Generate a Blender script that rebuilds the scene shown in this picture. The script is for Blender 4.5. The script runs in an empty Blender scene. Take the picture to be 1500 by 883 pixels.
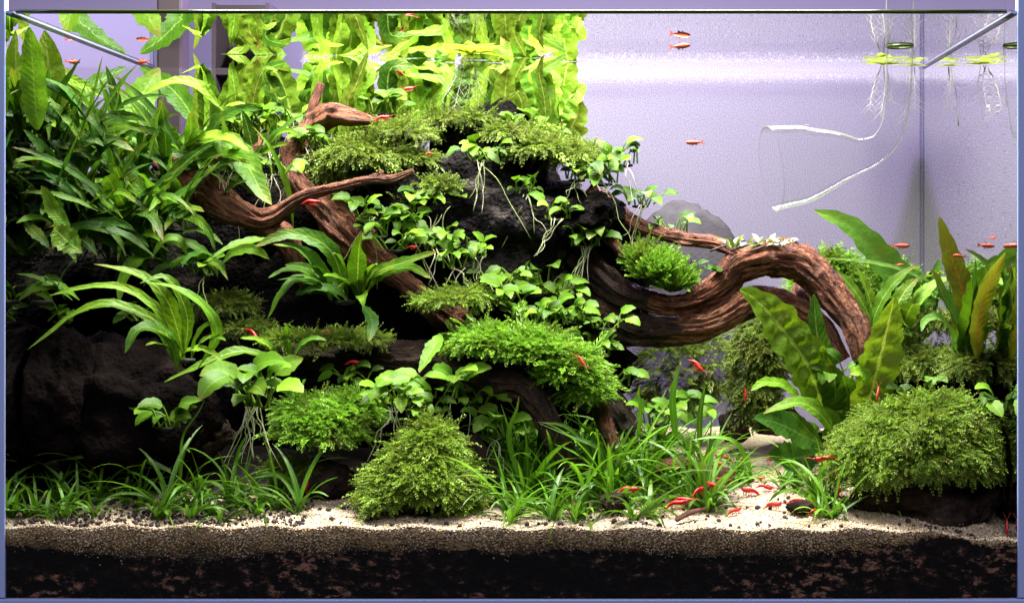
import bpy, math, random
import numpy as np
from mathutils import Vector, noise as mnoise

# ------------------------------------------------------------------ frame
K = 0.60 / 1482.0          # metres per photo pixel on the front pane (60 cm tank)
D = 0.95                   # camera to front pane
CX, CY = 907.0, 365.0      # where the optical axis meets the photo
ZC = (877 - CY) * K        # camera height over the tank floor
ZW = ZC + (CY - 16) * K    # water level
XL, XR = (8 - CX) * K, (1490 - CX) * K
YB = 0.30                  # inner depth

sc = bpy.context.scene
cam_d = bpy.data.cameras.new('camera')
cam = bpy.data.objects.new('camera', cam_d)
sc.collection.objects.link(cam)
cam.location = (0, -D, ZC)
cam.rotation_euler = (math.radians(90), 0, 0)
cam_d.sensor_width = 36
cam_d.lens = 36 * D / (1500 * K)
cam_d.shift_x = (750 - CX) / 1500
cam_d.shift_y = (CY - 441.5) / 1500
cam_d.clip_start = 0.02
cam_d.clip_end = 50
sc.camera = cam

world = bpy.data.worlds.new('World'); sc.world = world; world.use_nodes = True
bg = world.node_tree.nodes['Background']
bg.inputs[0].default_value = (0.40, 0.40, 0.62, 1); bg.inputs[1].default_value = 0.02

def area(name, loc, rot, sx, sy, watt, col):
    l = bpy.data.lights.new(name, 'AREA'); l.shape = 'RECTANGLE'; l.size = sx; l.size_y = sy
    l.energy = watt; l.color = col
    o = bpy.data.objects.new(name, l); o.location = loc; o.rotation_euler = rot
    sc.collection.objects.link(o); return o
XM = (XL + XR) / 2
area('tank_light', (XM, 0.075, ZW + 0.27), (0, 0, 0), 0.52, 0.13, 22.0, (1.0, 0.95, 0.92))
area('back_light', (XM + 0.08, 0.50, 0.58), (math.radians(-42), 0, 0), 0.60, 0.10, 17.0, (0.60, 0.45, 1.0))
area('wall_fill', (-0.05, 0.50, 0.80), (math.radians(35), 0, 0), 1.5, 0.15, 0.75, (0.70, 0.60, 1.0))  # unseen lamp added to wash the back wall violet
area('front_fill', (XM, -1.6, 1.5), (math.radians(50), 0, 0), 1.6, 1.0, 26.0, (0.86, 0.84, 1.0))  # unseen fill added to brighten the sand face and glass edges
sc.render.engine = 'CYCLES'
sc.cycles.use_denoising = True
sc.cycles.max_bounces = 8; sc.cycles.transparent_max_bounces = 16
sc.cycles.diffuse_bounces = 2; sc.cycles.glossy_bounces = 4; sc.cycles.transmission_bounces = 8
sc.cycles.caustics_reflective = False; sc.cycles.caustics_refractive = False
sc.view_settings.view_transform = 'Standard'
sc.view_settings.look = 'None'
sc.view_settings.gamma = 1.0
sc.view_settings.exposure = 0.0

# ------------------------------------------------------------------ helpers
RNG = random.Random(7)
NPR = np.random.default_rng(7)
COL = sc.collection

def P(px, py, y):
    s = K * (D + y) / D
    return np.array([(px - CX) * s, y, ZC - (py - CY) * s])
def SZ(n, y): return n * K * (D + y) / D
def U(a, b): return RNG.uniform(a, b)
def clampv(v):
    v = np.array(v, float)
    v[:, 0] = np.clip(v[:, 0], XL + .002, XR - .002)
    v[:, 1] = np.clip(v[:, 1], .003, YB - .004)
    v[:, 2] = np.minimum(v[:, 2], ZW - .0003)
    return v

def tag(o, label, cat, group=None, kind=None):
    o['label'] = label; o['category'] = cat
    if group: o['group'] = group
    if kind: o['kind'] = kind
    return o
def empty(name, loc, label, cat, group=None):
    o = bpy.data.objects.new(name, None); o.location = Vector(loc); o.empty_display_size = .01
    COL.objects.link(o); return tag(o, label, cat, group)

def mesh_obj(name, V, F, mat, parent=None, uv=None, smooth=True, attr=None):
    V = np.asarray(V, float)
    if parent is not None:
        V = V - np.array(parent_world(parent))
    me = bpy.data.meshes.new(name)
    if isinstance(F, np.ndarray):
        nv, nf, c = len(V), len(F), F.shape[1]
        me.vertices.add(nv); me.vertices.foreach_set('co', V.astype(np.float32).ravel())
        me.loops.add(nf * c); me.loops.foreach_set('vertex_index', F.astype(np.int32).ravel())
        me.polygons.add(nf)
        me.polygons.foreach_set('loop_start', np.arange(0, nf * c, c, dtype=np.int32))
        me.update(calc_edges=True)
    else:
        me.from_pydata([tuple(v) for v in V], [], F)
    if uv is not None:
        l = me.uv_layers.new(name='UVMap')
        idx = np.zeros(len(me.loops), np.int32); me.loops.foreach_get('vertex_index', idx)
        l.data.foreach_set('uv', np.asarray(uv, np.float32)[idx].ravel())
    if attr:
        for an, av in attr.items():
            a = me.attributes.new(an, 'FLOAT', 'POINT'); a.data.foreach_set('value', np.asarray(av, np.float32))
    if smooth: me.polygons.foreach_set('use_smooth', np.ones(len(me.polygons), bool))
    if mat: me.materials.append(mat)
    o = bpy.data.objects.new(name, me); COL.objects.link(o)
    if parent is not None: o.parent = parent
    return o
def parent_world(p):
    l = Vector(p.location)
    while p.parent is not None:
        p = p.parent; l = l + Vector(p.location)
    return l

def copy_tree(o, parent=None):
    c = o.copy(); COL.objects.link(c); c.parent = parent
    for ch in list(o.children): copy_tree(ch, c)
    return c

def resample(pts, n):
    p = np.asarray(pts, float)
    if len(p) == 2: q = np.linspace(p[0], p[1], n + 1); return q
    e = np.vstack([2 * p[0] - p[1], p, 2 * p[-1] - p[-2]])
    out = []
    for i in range(1, len(e) - 2):
        t = np.linspace(0, 1, 12, endpoint=False)[:, None]
        a, b, c, d = e[i - 1], e[i], e[i + 1], e[i + 2]
        out.append(.5 * (2 * b + (c - a) * t + (2 * a - 5 * b + 4 * c - d) * t ** 2 + (3 * b - a - 3 * c + d) * t ** 3))
    out.append(p[-1:]); q = np.vstack(out)
    s = np.r_[0, np.cumsum(np.linalg.norm(np.diff(q, axis=0), axis=1))]
    tt = np.linspace(0, s[-1], n + 1)
    return np.stack([np.interp(tt, s, q[:, i]) for i in range(3)], 1)
def norm(a): return a / (np.linalg.norm(a, axis=-1, keepdims=True) + 1e-12)
def tangents(C): return norm(np.gradient(C, axis=0))
def lengthof(C): return np.linalg.norm(np.diff(C, axis=0), axis=1).sum()

def prof_fern(v):
    w = np.minimum(1, np.clip((v - .03) / .42, 0, 1) ** .75) * (np.clip(1 - v, 0, 1) ** .55) * 1.45
    return np.maximum(np.minimum(w, 1), .09) * np.where(v > .985, .3, 1)
def prof_wide(v):
    w = np.minimum(np.clip((v + .02) / .25, 0, 1) ** .7, 1) * np.clip((1 - v) / .35, 0, 1) ** .6
    return np.maximum(w, .08)
def prof_oval(v):
    return np.maximum(np.sin(np.pi * np.clip(v, 0, 1) ** .72) ** .72, .04)
def prof_blade(v):
    return np.maximum(np.minimum(1, .55 + v * 2) * (1 - v ** 3.2), .06)

def ribbon(pts, w, prof, n=12, m=4, fold=.22, wave=.12, wf=3.5, rum=0, rf=9, twist=0, nh=(0, -.6, .8), seed=0):
    r = random.Random(seed)
    C = resample(pts, n); T = tangents(C); nh = np.asarray(nh, float)
    N = nh[None] - (T @ nh)[:, None] * T
    N = norm(N + 1e-6); S = np.cross(T, N)
    v = np.linspace(0, 1, n + 1)
    a = np.radians(twist) * v
    S, N = S * np.cos(a)[:, None] + N * np.sin(a)[:, None], N * np.cos(a)[:, None] - S * np.sin(a)[:, None]
    u = np.linspace(-1, 1, m + 1)
    hw = prof(v) * w / 2
    p1, p2 = r.uniform(0, 6.28), r.uniform(0, 6.28)
    V = []; UV = []
    for j, uu in enumerate(u):
        au = abs(uu)
        edge = 1 + (.10 * np.sin(wf * 2.3 * 6.28 * v + (p1 if uu > 0 else p2)) * au if wave else 0)
        off = fold * au * hw + wave * hw * np.sin(wf * 6.28 * v + (p1 if uu > 0 else p2)) * au ** 1.5
        if rum: off = off + rum * hw * np.sin(rf * 6.28 * v + (p1 if uu > 0 else p2) + au * 3) * math.sin(math.pi * min(1, au * 1.3))
        V.append(C + S * (uu * hw * edge)[:, None] + N * off[:, None])
        UV.append(np.stack([np.full(n + 1, (uu + 1) / 2), v], 1))
    V = np.stack(V, 1).reshape(-1, 3); UV = np.stack(UV, 1).reshape(-1, 2)
    F = [(i * (m + 1) + j, i * (m + 1) + j + 1, (i + 1) * (m + 1) + j + 1, (i + 1) * (m + 1) + j) for i in range(n) for j in range(m)]
    return V, F, UV

def tube(pts, rad, seg=6, n=None, cap=True):
    n = n or max(4, len(pts) * 3)
    C = resample(pts, n); T = tangents(C)
    R = np.interp(np.linspace(0, 1, n + 1), np.linspace(0, 1, len(rad)), rad)
    ref = np.array([.13, -.9, .41]); N = norm(ref[None] - (T @ ref)[:, None] * T); B = np.cross(T, N)
    th = np.linspace(0, 2 * np.pi, seg, endpoint=False)
    V = (C[:, None] + R[:, None, None] * (np.cos(th)[None, :, None] * N[:, None] + np.sin(th)[None, :, None] * B[:, None])).reshape(-1, 3)
    F = [(i * seg + j, i * seg + (j + 1) % seg, (i + 1) * seg + (j + 1) % seg, (i + 1) * seg + j) for i in range(n) for j in range(seg)]
    UV = np.stack([np.tile(np.arange(seg) / seg, n + 1), np.repeat(np.linspace(0, 1, n + 1), seg)], 1)
    if cap:
        F.append(tuple(range(seg))[::-1]); F.append(tuple(n * seg + j for j in range(seg)))
    return V, F, UV
def join(parts):
    V, F, UV, o = [], [], [], 0
    for p in parts:
        V.append(p[0]); UV.append(p[2]); F += [tuple(i + o for i in f) for f in p[1]]; o += len(p[0])
    return np.vstack(V), F, np.vstack(UV)

def box(name, lo, hi, mat, parent=None, bevel=0):
    x0, y0, z0 = lo; x1, y1, z1 = hi
    V = [(x0, y0, z0), (x1, y0, z0), (x1, y1, z0), (x0, y1, z0), (x0, y0, z1), (x1, y0, z1), (x1, y1, z1), (x0, y1, z1)]
    F = [(3, 2, 1, 0), (4, 5, 6, 7), (0, 1, 5, 4), (1, 2, 6, 5), (2, 3, 7, 6), (3, 0, 4, 7)]
    o = mesh_obj(name, V, F, mat, parent, smooth=False)
    if bevel:
        b = o.modifiers.new('bevel', 'BEVEL'); b.width = bevel; b.segments = 2
    return o

# ------------------------------------------------------------------ materials
class NT:
    def __init__(s, name):
        s.m = bpy.data.materials.new(name); s.m.use_nodes = True; s.t = s.m.node_tree
        s.t.nodes.clear(); s.out = s.t.nodes.new('ShaderNodeOutputMaterial')
    def n(s, typ, ins=None, **kw):
        nd = s.t.nodes.new('ShaderNode' + typ)
        for k, v in kw.items(): setattr(nd, k, v)
        for k, v in (ins or {}).items():
            if hasattr(v, 'is_linked') or isinstance(v, bpy.types.NodeSocket): s.t.links.new(v, nd.inputs[k])
            else: nd.inputs[k].default_value = v
        return nd
    def math(s, op, a, b=0.0, clamp=False):
        nd = s.n('Math', {0: a, 1: b}, operation=op, use_clamp=clamp); return nd.outputs[0]
    def mix(s, f, a, b, mode='MIX'):
        nd = s.t.nodes.new('ShaderNodeMix'); nd.data_type = 'RGBA'; nd.blend_type = mode
        for i, v in ((0, f), (6, a), (7, b)):
            if isinstance(v, bpy.types.NodeSocket): s.t.links.new(v, nd.inputs[i])
            else: nd.inputs[i].default_value = v if not isinstance(v, tuple) else (*v, 1)[:4]
        return nd.outputs[2]
    def noise(s, co, scale, detail=3, rough=.55):
        return s.n('TexNoise', {'Vector': co, 'Scale': scale, 'Detail': detail, 'Roughness': rough}).outputs[0]
    def ramp(s, f, stops):
        nd = s.n('ValToRGB', {0: f}); e = nd.color_ramp.elements
        while len(e) < len(stops): e.new(.5)
        for x, (p, c) in zip(e, stops): x.position = p; x.color = (*c, 1) if len(c) == 3 else c
        return nd.outputs[0]
    def surf(s, sh): s.t.links.new(sh, s.out.inputs[0]); return s.m

def leaf_mat(name, dark, light, rib, transl=.34, rough=.42, vein=.45, vf=16, tip=None, ribw=.035, spec=.16):
    t = NT(name)
    tc = t.n('TexCoord'); uv = t.n('SeparateXYZ', {0: tc.outputs['UV']})
    oi = t.n('ObjectInfo')
    nz = t.noise(tc.outputs['Object'], 90, 3)
    f = t.math('ADD', t.math('MULTIPLY', nz, .7), t.math('MULTIPLY', oi.outputs['Random'], .55))
    f = t.math('SUBTRACT', f, .15, True)
    c = t.mix(f, dark, light)
    au = t.math('ABSOLUTE', t.math('SUBTRACT', uv.outputs[0], .5))
    val = t.math('ADD', t.math('MULTIPLY', t.math('FRACT', t.math('MULTIPLY', oi.outputs['Random'], 7.31)), .62), .46)
    c = t.mix(1.0, c, t.n('CombineColor', {0: val, 1: val, 2: val}).outputs[0], 'MULTIPLY')
    ribm = t.math('LESS_THAN', au, ribw)
    c = t.mix(t.math('MULTIPLY', ribm, .55), c, rib)
    wv = t.math('SINE', t.math('MULTIPLY', t.math('SUBTRACT', uv.outputs[1], t.math('MULTIPLY', au, .22)), vf * 6.28))
    c = t.mix(t.math('MULTIPLY', t.math('GREATER_THAN', wv, .9), .07), c, rib)
    if tip: c = t.mix(t.math('MULTIPLY', t.math('POWER', uv.outputs[1], 3.0), .8), c, tip)
    brn = t.math('MULTIPLY', t.math('POWER', uv.outputs[1], 9.0), t.math('GREATER_THAN', t.math('FRACT', t.math('MULTIPLY', oi.outputs['Random'], 13.7)), .6))
    c = t.mix(t.math('MULTIPLY', brn, .8), c, (.16, .11, .02))
    spots = t.math('GREATER_THAN', t.noise(tc.outputs['Object'], 420, 2), .70)
    c = t.mix(t.math('MULTIPLY', spots, .45), c, tuple(x * .35 for x in dark))
    old = t.math('MULTIPLY', t.math('SUBTRACT', t.noise(tc.outputs['Object'], 28, 4, .65), .54, True), 6.0, True)
    c = t.mix(t.math('MULTIPLY', old, .38), c, tuple(.55 * a + .45 * b for a, b in zip((.30, .27, .03), light)))
    h = t.math('ADD', t.math('MULTIPLY', wv, .07), t.noise(tc.outputs['Object'], 260, 3))
    b = t.n('Bump', {'Height': h, 'Strength': vein, 'Distance': .0014})
    p = t.n('BsdfPrincipled', {'Base Color': c, 'Roughness': rough, 'Normal': b.outputs[0], 'Specular IOR Level': spec})
    tr = t.n('BsdfTranslucent', {'Color': t.mix(1.0, c, (1.0, 1.0, .45), 'MULTIPLY'), 'Normal': b.outputs[0]})
    mx = t.n('MixShader', {0: transl, 1: p.outputs[0], 2: tr.outputs[0]})
    return t.surf(mx.outputs[0])

M = {}
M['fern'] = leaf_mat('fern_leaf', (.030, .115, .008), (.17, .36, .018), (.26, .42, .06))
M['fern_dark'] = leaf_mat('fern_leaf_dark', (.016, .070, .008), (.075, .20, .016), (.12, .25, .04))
M['fern_back'] = leaf_mat('fern_leaf_yellow', (.10, .22, .012), (.29, .44, .030), (.42, .52, .12), transl=.45, vein=.6, vf=11)
M['fern_bright'] = leaf_mat('fern_leaf_bright', (.12, .30, .014), (.30, .52, .03), (.44, .58, .12), transl=.38, vein=.6, vf=11)
M['anubias'] = leaf_mat('anubias_leaf', (.030, .105, .007), (.145, .30, .013), (.21, .36, .035), transl=.22, rough=.45, spec=.16, vein=.15, vf=8, ribw=.02)
M['anubias_new'] = leaf_mat('anubias_leaf_new', (.12, .32, .016), (.26, .50, .03), (.36, .55, .08), transl=.3, rough=.45, spec=.16, vein=.15, vf=8, ribw=.02)
M['grass'] = leaf_mat('grass_blade', (.05, .19, .012), (.21, .46, .028), (.28, .50, .05), transl=.32, rough=.38, spec=.35, vein=.1, vf=2)
M['crypt'] = leaf_mat('crypt_leaf', (.085, .10, .012), (.22, .25, .02), (.36, .06, .02), transl=.4, tip=(.30, .34, .03), ribw=.05)
M['crypt_green'] = leaf_mat('crypt_leaf_green', (.05, .16, .022), (.15, .34, .04), (.16, .22, .05), transl=.35, vf=7)
M['silver'] = leaf_mat('silver_leaf', (.32, .40, .30), (.75, .78, .74), (.5, .22, .12), transl=.2, rough=.2)
M['floater'] = leaf_mat('floater_leaf', (.24, .36, .03), (.46, .56, .06), (.6, .66, .2), transl=.5)

def plain(name, col, rough=.5, **kw):
    t = NT(name); p = t.n('BsdfPrincipled', {'Base Color': (*col, 1), 'Roughness': rough, **kw})
    return t.surf(p.outputs[0])
M['root'] = plain('root', (.55, .53, .36), .5)
M['root_green'] = plain('root_green', (.30, .38, .12), .5)
M['root_pale'] = plain('feather_root', (.58, .58, .44), .5)
M['rhizome'] = plain('rhizome', (.016, .020, .008), .8)
M['stem'] = plain('stem', (.10, .26, .03), .45)

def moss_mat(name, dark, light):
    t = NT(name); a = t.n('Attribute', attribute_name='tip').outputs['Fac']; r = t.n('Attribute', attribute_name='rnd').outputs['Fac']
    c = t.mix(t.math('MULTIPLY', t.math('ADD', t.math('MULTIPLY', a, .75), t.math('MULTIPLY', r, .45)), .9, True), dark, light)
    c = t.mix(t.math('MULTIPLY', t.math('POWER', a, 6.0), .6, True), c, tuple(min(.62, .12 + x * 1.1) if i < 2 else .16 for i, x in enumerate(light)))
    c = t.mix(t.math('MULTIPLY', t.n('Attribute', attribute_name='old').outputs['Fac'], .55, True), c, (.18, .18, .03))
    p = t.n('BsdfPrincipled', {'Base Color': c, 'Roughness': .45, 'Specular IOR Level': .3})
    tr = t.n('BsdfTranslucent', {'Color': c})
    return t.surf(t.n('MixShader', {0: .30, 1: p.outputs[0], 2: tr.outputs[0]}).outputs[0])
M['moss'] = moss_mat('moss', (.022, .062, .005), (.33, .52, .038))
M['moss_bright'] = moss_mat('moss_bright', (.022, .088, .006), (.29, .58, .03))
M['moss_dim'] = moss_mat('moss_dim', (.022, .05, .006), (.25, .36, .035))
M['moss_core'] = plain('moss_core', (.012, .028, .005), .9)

def rock_mat(name, c0, c1, c2, bs=1.0, bd=.003):
    t = NT(name); co = t.n('TexCoord').outputs['Object']
    n1 = t.noise(co, 45, 5, .65); n2 = t.noise(co, 260, 4, .7)
    c = t.ramp(n1, [(.34, c0), (.53, c1), (.74, c2)])
    vo = t.n('TexVoronoi', {'Vector': co, 'Scale': 330}).outputs['Distance']
    h = t.math('ADD', t.math('MULTIPLY', n2, 1.0), t.math('MULTIPLY', vo, .9))
    b = t.n('Bump', {'Height': h, 'Strength': bs, 'Distance': bd})
    return t.surf(t.n('BsdfPrincipled', {'Base Color': c, 'Roughness': .95, 'Normal': b.outputs[0], 'Specular IOR Level': .03}).outputs[0])
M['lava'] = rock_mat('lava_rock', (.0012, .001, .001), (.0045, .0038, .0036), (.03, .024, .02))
M['lava_lit'] = rock_mat('lava_rock_lit', (.0015, .0012, .0013), (.014, .012, .012), (.10, .085, .075))  # same rock as lava, colours lifted for the light on the crest
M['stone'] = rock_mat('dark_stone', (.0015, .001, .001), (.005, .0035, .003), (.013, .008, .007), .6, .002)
M['pebble'] = rock_mat('brown_stone', (.010, .007, .006), (.045, .031, .024), (.12, .085, .065), .7, .002)
M['shadow_grey'] = rock_mat('shadow_mound', (.055, .05, .06), (.065, .06, .07), (.08, .07, .085), .3, .001)

def wood_mat(name, c0, c1, c2):
    t = NT(name); tc = t.n('TexCoord')
    mp = t.n('Mapping', {'Vector': tc.outputs['UV'], 'Scale': (12, 5, 1)})
    mp2 = t.n('Mapping', {'Vector': tc.outputs['UV'], 'Scale': (45, 16, 1)})
    g = t.noise(mp.outputs[0], 1.0, 5, .65); g2 = t.noise(mp2.outputs[0], 1.0, 4, .65)
    big = t.noise(tc.outputs['Object'], 35, 3)
    f = t.math('ADD', t.math('MULTIPLY', g, .6), t.math('ADD', t.math('MULTIPLY', g2, .25), t.math('MULTIPLY', big, .25)))
    c = t.ramp(f, [(.42, c0), (.54, c1), (.70, c2)])
    bio = t.math('MULTIPLY', t.math('SUBTRACT', t.noise(tc.outputs['Object'], 55, 5, .7), .52, True), 4.0, True)
    c = t.mix(t.math('MULTIPLY', bio, .55), c, (.10, .095, .035))
    pit = t.math('GREATER_THAN', t.noise(tc.outputs['Object'], 170, 3, .6), .66)
    c = t.mix(t.math('MULTIPLY', pit, .7), c, c0)
    h = t.math('ADD', g, t.math('MULTIPLY', g2, .5))
    b = t.n('Bump', {'Height': h, 'Strength': 1.0, 'Distance': .007})
    return t.surf(t.n('BsdfPrincipled', {'Base Color': c, 'Roughness': .6, 'Normal': b.outputs[0], 'Specular IOR Level': .35}).outputs[0])
M['wood'] = wood_mat('driftwood', (.022, .007, .004), (.22, .068, .032), (.54, .24, .125))
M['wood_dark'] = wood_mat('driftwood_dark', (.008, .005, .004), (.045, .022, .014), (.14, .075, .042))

def sand_mat():
    t = NT('sand'); co = t.n('TexCoord').outputs['Object']
    v = t.n('TexVoronoi', {'Vector': co, 'Scale': 1100}); c = t.n('SeparateColor', {0: v.outputs['Color']}).outputs[0]
    base = t.ramp(c, [(.0, (.28, .20, .12)), (.3, (.46, .36, .24)), (.8, (.60, .49, .36))])
    alg = t.ramp(t.noise(co, 30, 3), [(.45, (1, 1, 1)), (.75, (.72, .62, .30))])
    base = t.mix(.55, base, alg, 'MULTIPLY')
    b = t.n('Bump', {'Height': v.outputs['Distance'], 'Strength': .8, 'Distance': .0006})
    return t.surf(t.n('BsdfPrincipled', {'Base Color': base, 'Roughness': .7, 'Normal': b.outputs[0]}).outputs[0])
M['sand'] = sand_mat()
def face_mat():
    t = NT('dirty_sand'); co = t.n('TexCoord').outputs['Object']
    z = t.n('SeparateXYZ', {0: co}).outputs[2]
    f = t.math('ADD', t.math('MULTIPLY', t.math('SUBTRACT', z, .026), 55.0), t.math('MULTIPLY', t.math('SUBTRACT', t.noise(co, 60, 4, .6), .5), 1.5))
    c = t.ramp(f, [(.0, (.018, .012, .006)), (.35, (.10, .066, .020)), (.65, (.27, .18, .07)), (1, (.46, .34, .18))])
    v = t.n('TexVoronoi', {'Vector': co, 'Scale': 1100}).outputs['Distance']
    b = t.n('Bump', {'Height': v, 'Strength': .8, 'Distance': .0006})
    return t.surf(t.n('BsdfPrincipled', {'Base Color': c, 'Roughness': .6, 'Normal': b.outputs[0]}).outputs[0])
M['sand_face'] = face_mat()
def grain_mat():
    t = NT('sand_grain'); r = t.n('Attribute', attribute_name='rnd').outputs['Fac']
    c = t.ramp(r, [(0, (.06, .035, .02)), (.06, (.26, .17, .08)), (.25, (.42, .29, .15)), (.6, (.62, .49, .34)), (1, (.80, .70, .58))])
    return t.surf(t.n('BsdfPrincipled', {'Base Color': c, 'Roughness': .4}).outputs[0])
M['grain'] = grain_mat()
def soil_mat():
    t = NT('soil'); co = t.n('TexCoord').outputs['Object']
    mp = t.n('Mapping', {'Vector': co, 'Scale': (1, 1, 1.7)}).outputs[0]
    a = t.noise(mp, 110, 7, .78); bnd = t.noise(mp, 14, 4)
    f = t.math('MULTIPLY', t.math('SUBTRACT', a, .48), t.math('MULTIPLY', t.math('SUBTRACT', bnd, .38, True), 30.0), True)
    c = t.ramp(f, [(.0, (.006, .005, .005)), (.35, (.02, .014, .012)), (.8, (.27, .14, .095))])
    g = t.noise(co, 900, 3)
    b = t.n('Bump', {'Height': t.math('ADD', a, t.math('MULTIPLY', g, .4)), 'Strength': .8, 'Distance': .002})
    return t.surf(t.n('BsdfPrincipled', {'Base Color': c, 'Roughness': .8, 'Normal': b.outputs[0], 'Specular IOR Level': .15}).outputs[0])
M['soil'] = soil_mat()
M['granule'] = plain('soil_granule', (.028, .016, .014), .75)

def thin_glass(name, tint, ior=1.2, extra=0.0, gcol=(1, 1, 1)):
    t = NT(name)
    f = t.n('Fresnel', {'IOR': ior}).outputs[0]
    f = t.math('MULTIPLY', f, t.math('SUBTRACT', 1.0, t.n('NewGeometry').outputs['Backfacing']))
    if extra: f = t.math('ADD', f, extra, True)
    tr = t.n('BsdfTransparent', {'Color': (*tint, 1)}); g = t.n('BsdfGlossy', {'Color': (*gcol, 1), 'Roughness': .02})
    return t.surf(t.n('MixShader', {0: f, 1: tr.outputs[0], 2: g.outputs[0]}).outputs[0])
M['pane'] = thin_glass('tank_glass', (.985, .99, .985), 1.12)
M['edge'] = plain('glass_edge', (.42, .52, .90), .22)
def water_mat():
    t = NT('water_surface'); co = t.n('TexCoord').outputs['Object']
    b = t.n('Bump', {'Height': t.noise(co, 22, 2), 'Strength': .10, 'Distance': .002})
    f = t.n('Fresnel', {'IOR': 1.333, 'Normal': b.outputs[0]}).outputs[0]
    tr = t.n('BsdfTransparent', {'Color': (.97, .99, .98, 1)})
    g = t.n('BsdfGlossy', {'Color': (.96, .97, .95, 1), 'Roughness': .0, 'Normal': b.outputs[0]})
    return t.surf(t.n('MixShader', {0: f, 1: tr.outputs[0], 2: g.outputs[0]}).outputs[0])
M['water'] = water_mat()
def film_mat(name, col, lo, sc_=1500, trl=.45):
    t = NT(name); co = t.n('TexCoord').outputs['Object']
    nz = t.noise(co, sc_, 2, .6)
    c = t.ramp(nz, [(.36, tuple(x * lo for x in col)), (.62, col)])
    d = t.n('BsdfPrincipled', {'Base Color': c, 'Roughness': .6, 'Normal': t.n('Bump', {'Height': nz, 'Strength': .35, 'Distance': .0004}).outputs[0]})
    tr = t.n('BsdfTranslucent', {'Color': c})
    return t.surf(t.n('MixShader', {0: trl, 1: d.outputs[0], 2: tr.outputs[0]}).outputs[0])
M['film'] = film_mat('frosted_film', (.46, .435, .495), .55, 1200, .6)
M['bubble'] = plain('bubble', (.66, .62, .74), .3)
M['wall'] = plain('room_wall', (.36, .31, .52), .8)
M['post'] = plain('dark_post', (.030, .019, .024), .6)
M['shelf'] = plain('shelf', (.05, .036, .045), .6)  # used on the added light blocker behind the film
def glass_mat():
    t = NT('pipe_glass')
    lw = t.n('LayerWeight', {'Blend': .5}).outputs['Facing']
    e = t.math('MULTIPLY', t.math('SUBTRACT', lw, .42, True), 2.0, True)
    tr = t.n('BsdfTransparent', {'Color': t.mix(e, (.975, .985, .97), (.60, .64, .50))})
    g = t.n('BsdfGlossy', {'Color': (1, 1, 1, 1), 'Roughness': .05})
    a = t.n('MixShader', {0: t.math('MULTIPLY', e, .22), 1: tr.outputs[0], 2: g.outputs[0]})
    d = t.n('BsdfPrincipled', {'Base Color': (.66, .70, .58, 1), 'Roughness': .15})  # pale tone painted in for the highlights along the glass edges
    b = t.n('MixShader', {0: t.math('MULTIPLY', t.math('POWER', e, 2.5), .42), 1: a.outputs[0], 2: d.outputs[0]})
    return t.surf(b.outputs[0])
M['pipe'] = glass_mat()
def shrimp_mat():
    t = NT('shrimp_shell'); co = t.n('TexCoord').outputs['Object']
    c = t.ramp(t.noise(co, 500, 3), [(.35, (.42, .006, .008)), (.7, (.66, .018, .014))])
    return t.surf(t.n('BsdfPrincipled', {'Base Color': c, 'Roughness': .35, 'Subsurface Weight': .0}).outputs[0])
M['shrimp'] = shrimp_mat()
def fish_mat():
    t = NT('fish_scales'); z = t.n('SeparateXYZ', {0: t.n('TexCoord').outputs['Object']}).outputs[2]
    f = t.math('ADD', t.math('MULTIPLY', z, 200.0), .5)
    c = t.ramp(f, [(.1, (.55, .16, .09)), (.42, (.60, .07, .035)), (.5, (.10, .03, .03)), (.58, (.62, .08, .035)), (.95, (.34, .11, .05))])
    return t.surf(t.n('BsdfPrincipled', {'Base Color': c, 'Roughness': .3}).outputs[0])
M['fish'] = fish_mat()
M['fin'] = plain('fin', (.55, .11, .06), .4)
M['eye'] = plain('eye', (.01, .01, .01), .15)

# ------------------------------------------------------------------ setting: room, tank, water, substrate
def kind(o, k): o['kind'] = k; return o
wall = kind(box('wall', (-2.2, .80, -.6), (2.2, .82, 1.6), M['wall']), 'structure')
tag(wall, 'plain lavender room wall behind the aquarium', 'wall')
# a post and a shelf unit seen past the clear left end of the back glass
p0 = P(229, 0, .36)[0]; p1 = P(266, 0, .36)[0]
tag(box('wooden_post', (p0, .36, -.05), (p1, .385, .55), M['post'], bevel=.002), 'dark purple brown post standing behind the left end of tank', 'post')
sh = empty('shelf_unit', (P(350, 0, .50)[0], .50, -.05), 'dim purple grey shelf unit behind the tank, left of centre', 'shelf')
xa, xb = P(310, 0, .50)[0], P(395, 0, .50)[0]
box('back_panel', (xa, .55, -.05), (xb, .555, .43), M['shelf'], sh)
for zz in (.05, .16, .27, .335, .365, .42): box('shelf_board', (xa + .004, .50, zz), (xb - .004, .548, zz + .008), M['post'], sh)
for xx in (xa, xb - .004): box('side_panel', (xx, .50, -.05), (xx + .0038, .549, .43), M['shelf'], sh)
film = box('background_film', (P(440, 0, YB)[0], YB + .0075, -.01), (XR + .006, YB + .0085, ZW + .003), M['film'])
tag(film, 'frosted lavender film on the back glass, finely speckled', 'film')
a_, b_, c_ = P(1338, 225, .312), P(1285, 420, .312), P(1350, 420, .312); d_ = P(1352, 225, .312)  # slanting sheet added behind the film to block the violet back lamp
V_ = [a_, b_, c_, d_] + [v + np.array([0, .004, 0]) for v in (a_, b_, c_, d_)]
tag(mesh_obj('shade_blocker', V_, [(0, 1, 2, 3), (7, 6, 5, 4), (0, 4, 5, 1), (1, 5, 6, 2), (2, 6, 7, 3), (3, 7, 4, 0)], M['shelf'], smooth=False), 'added slanting light blocker shading the frosted back, behind the pipe', 'light blocker')
tank = empty('glass_tank', (XM, 0, -.006), 'rimless rectangular clear glass aquarium tank with bluish edges', 'aquarium')
TG = .0058
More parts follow.
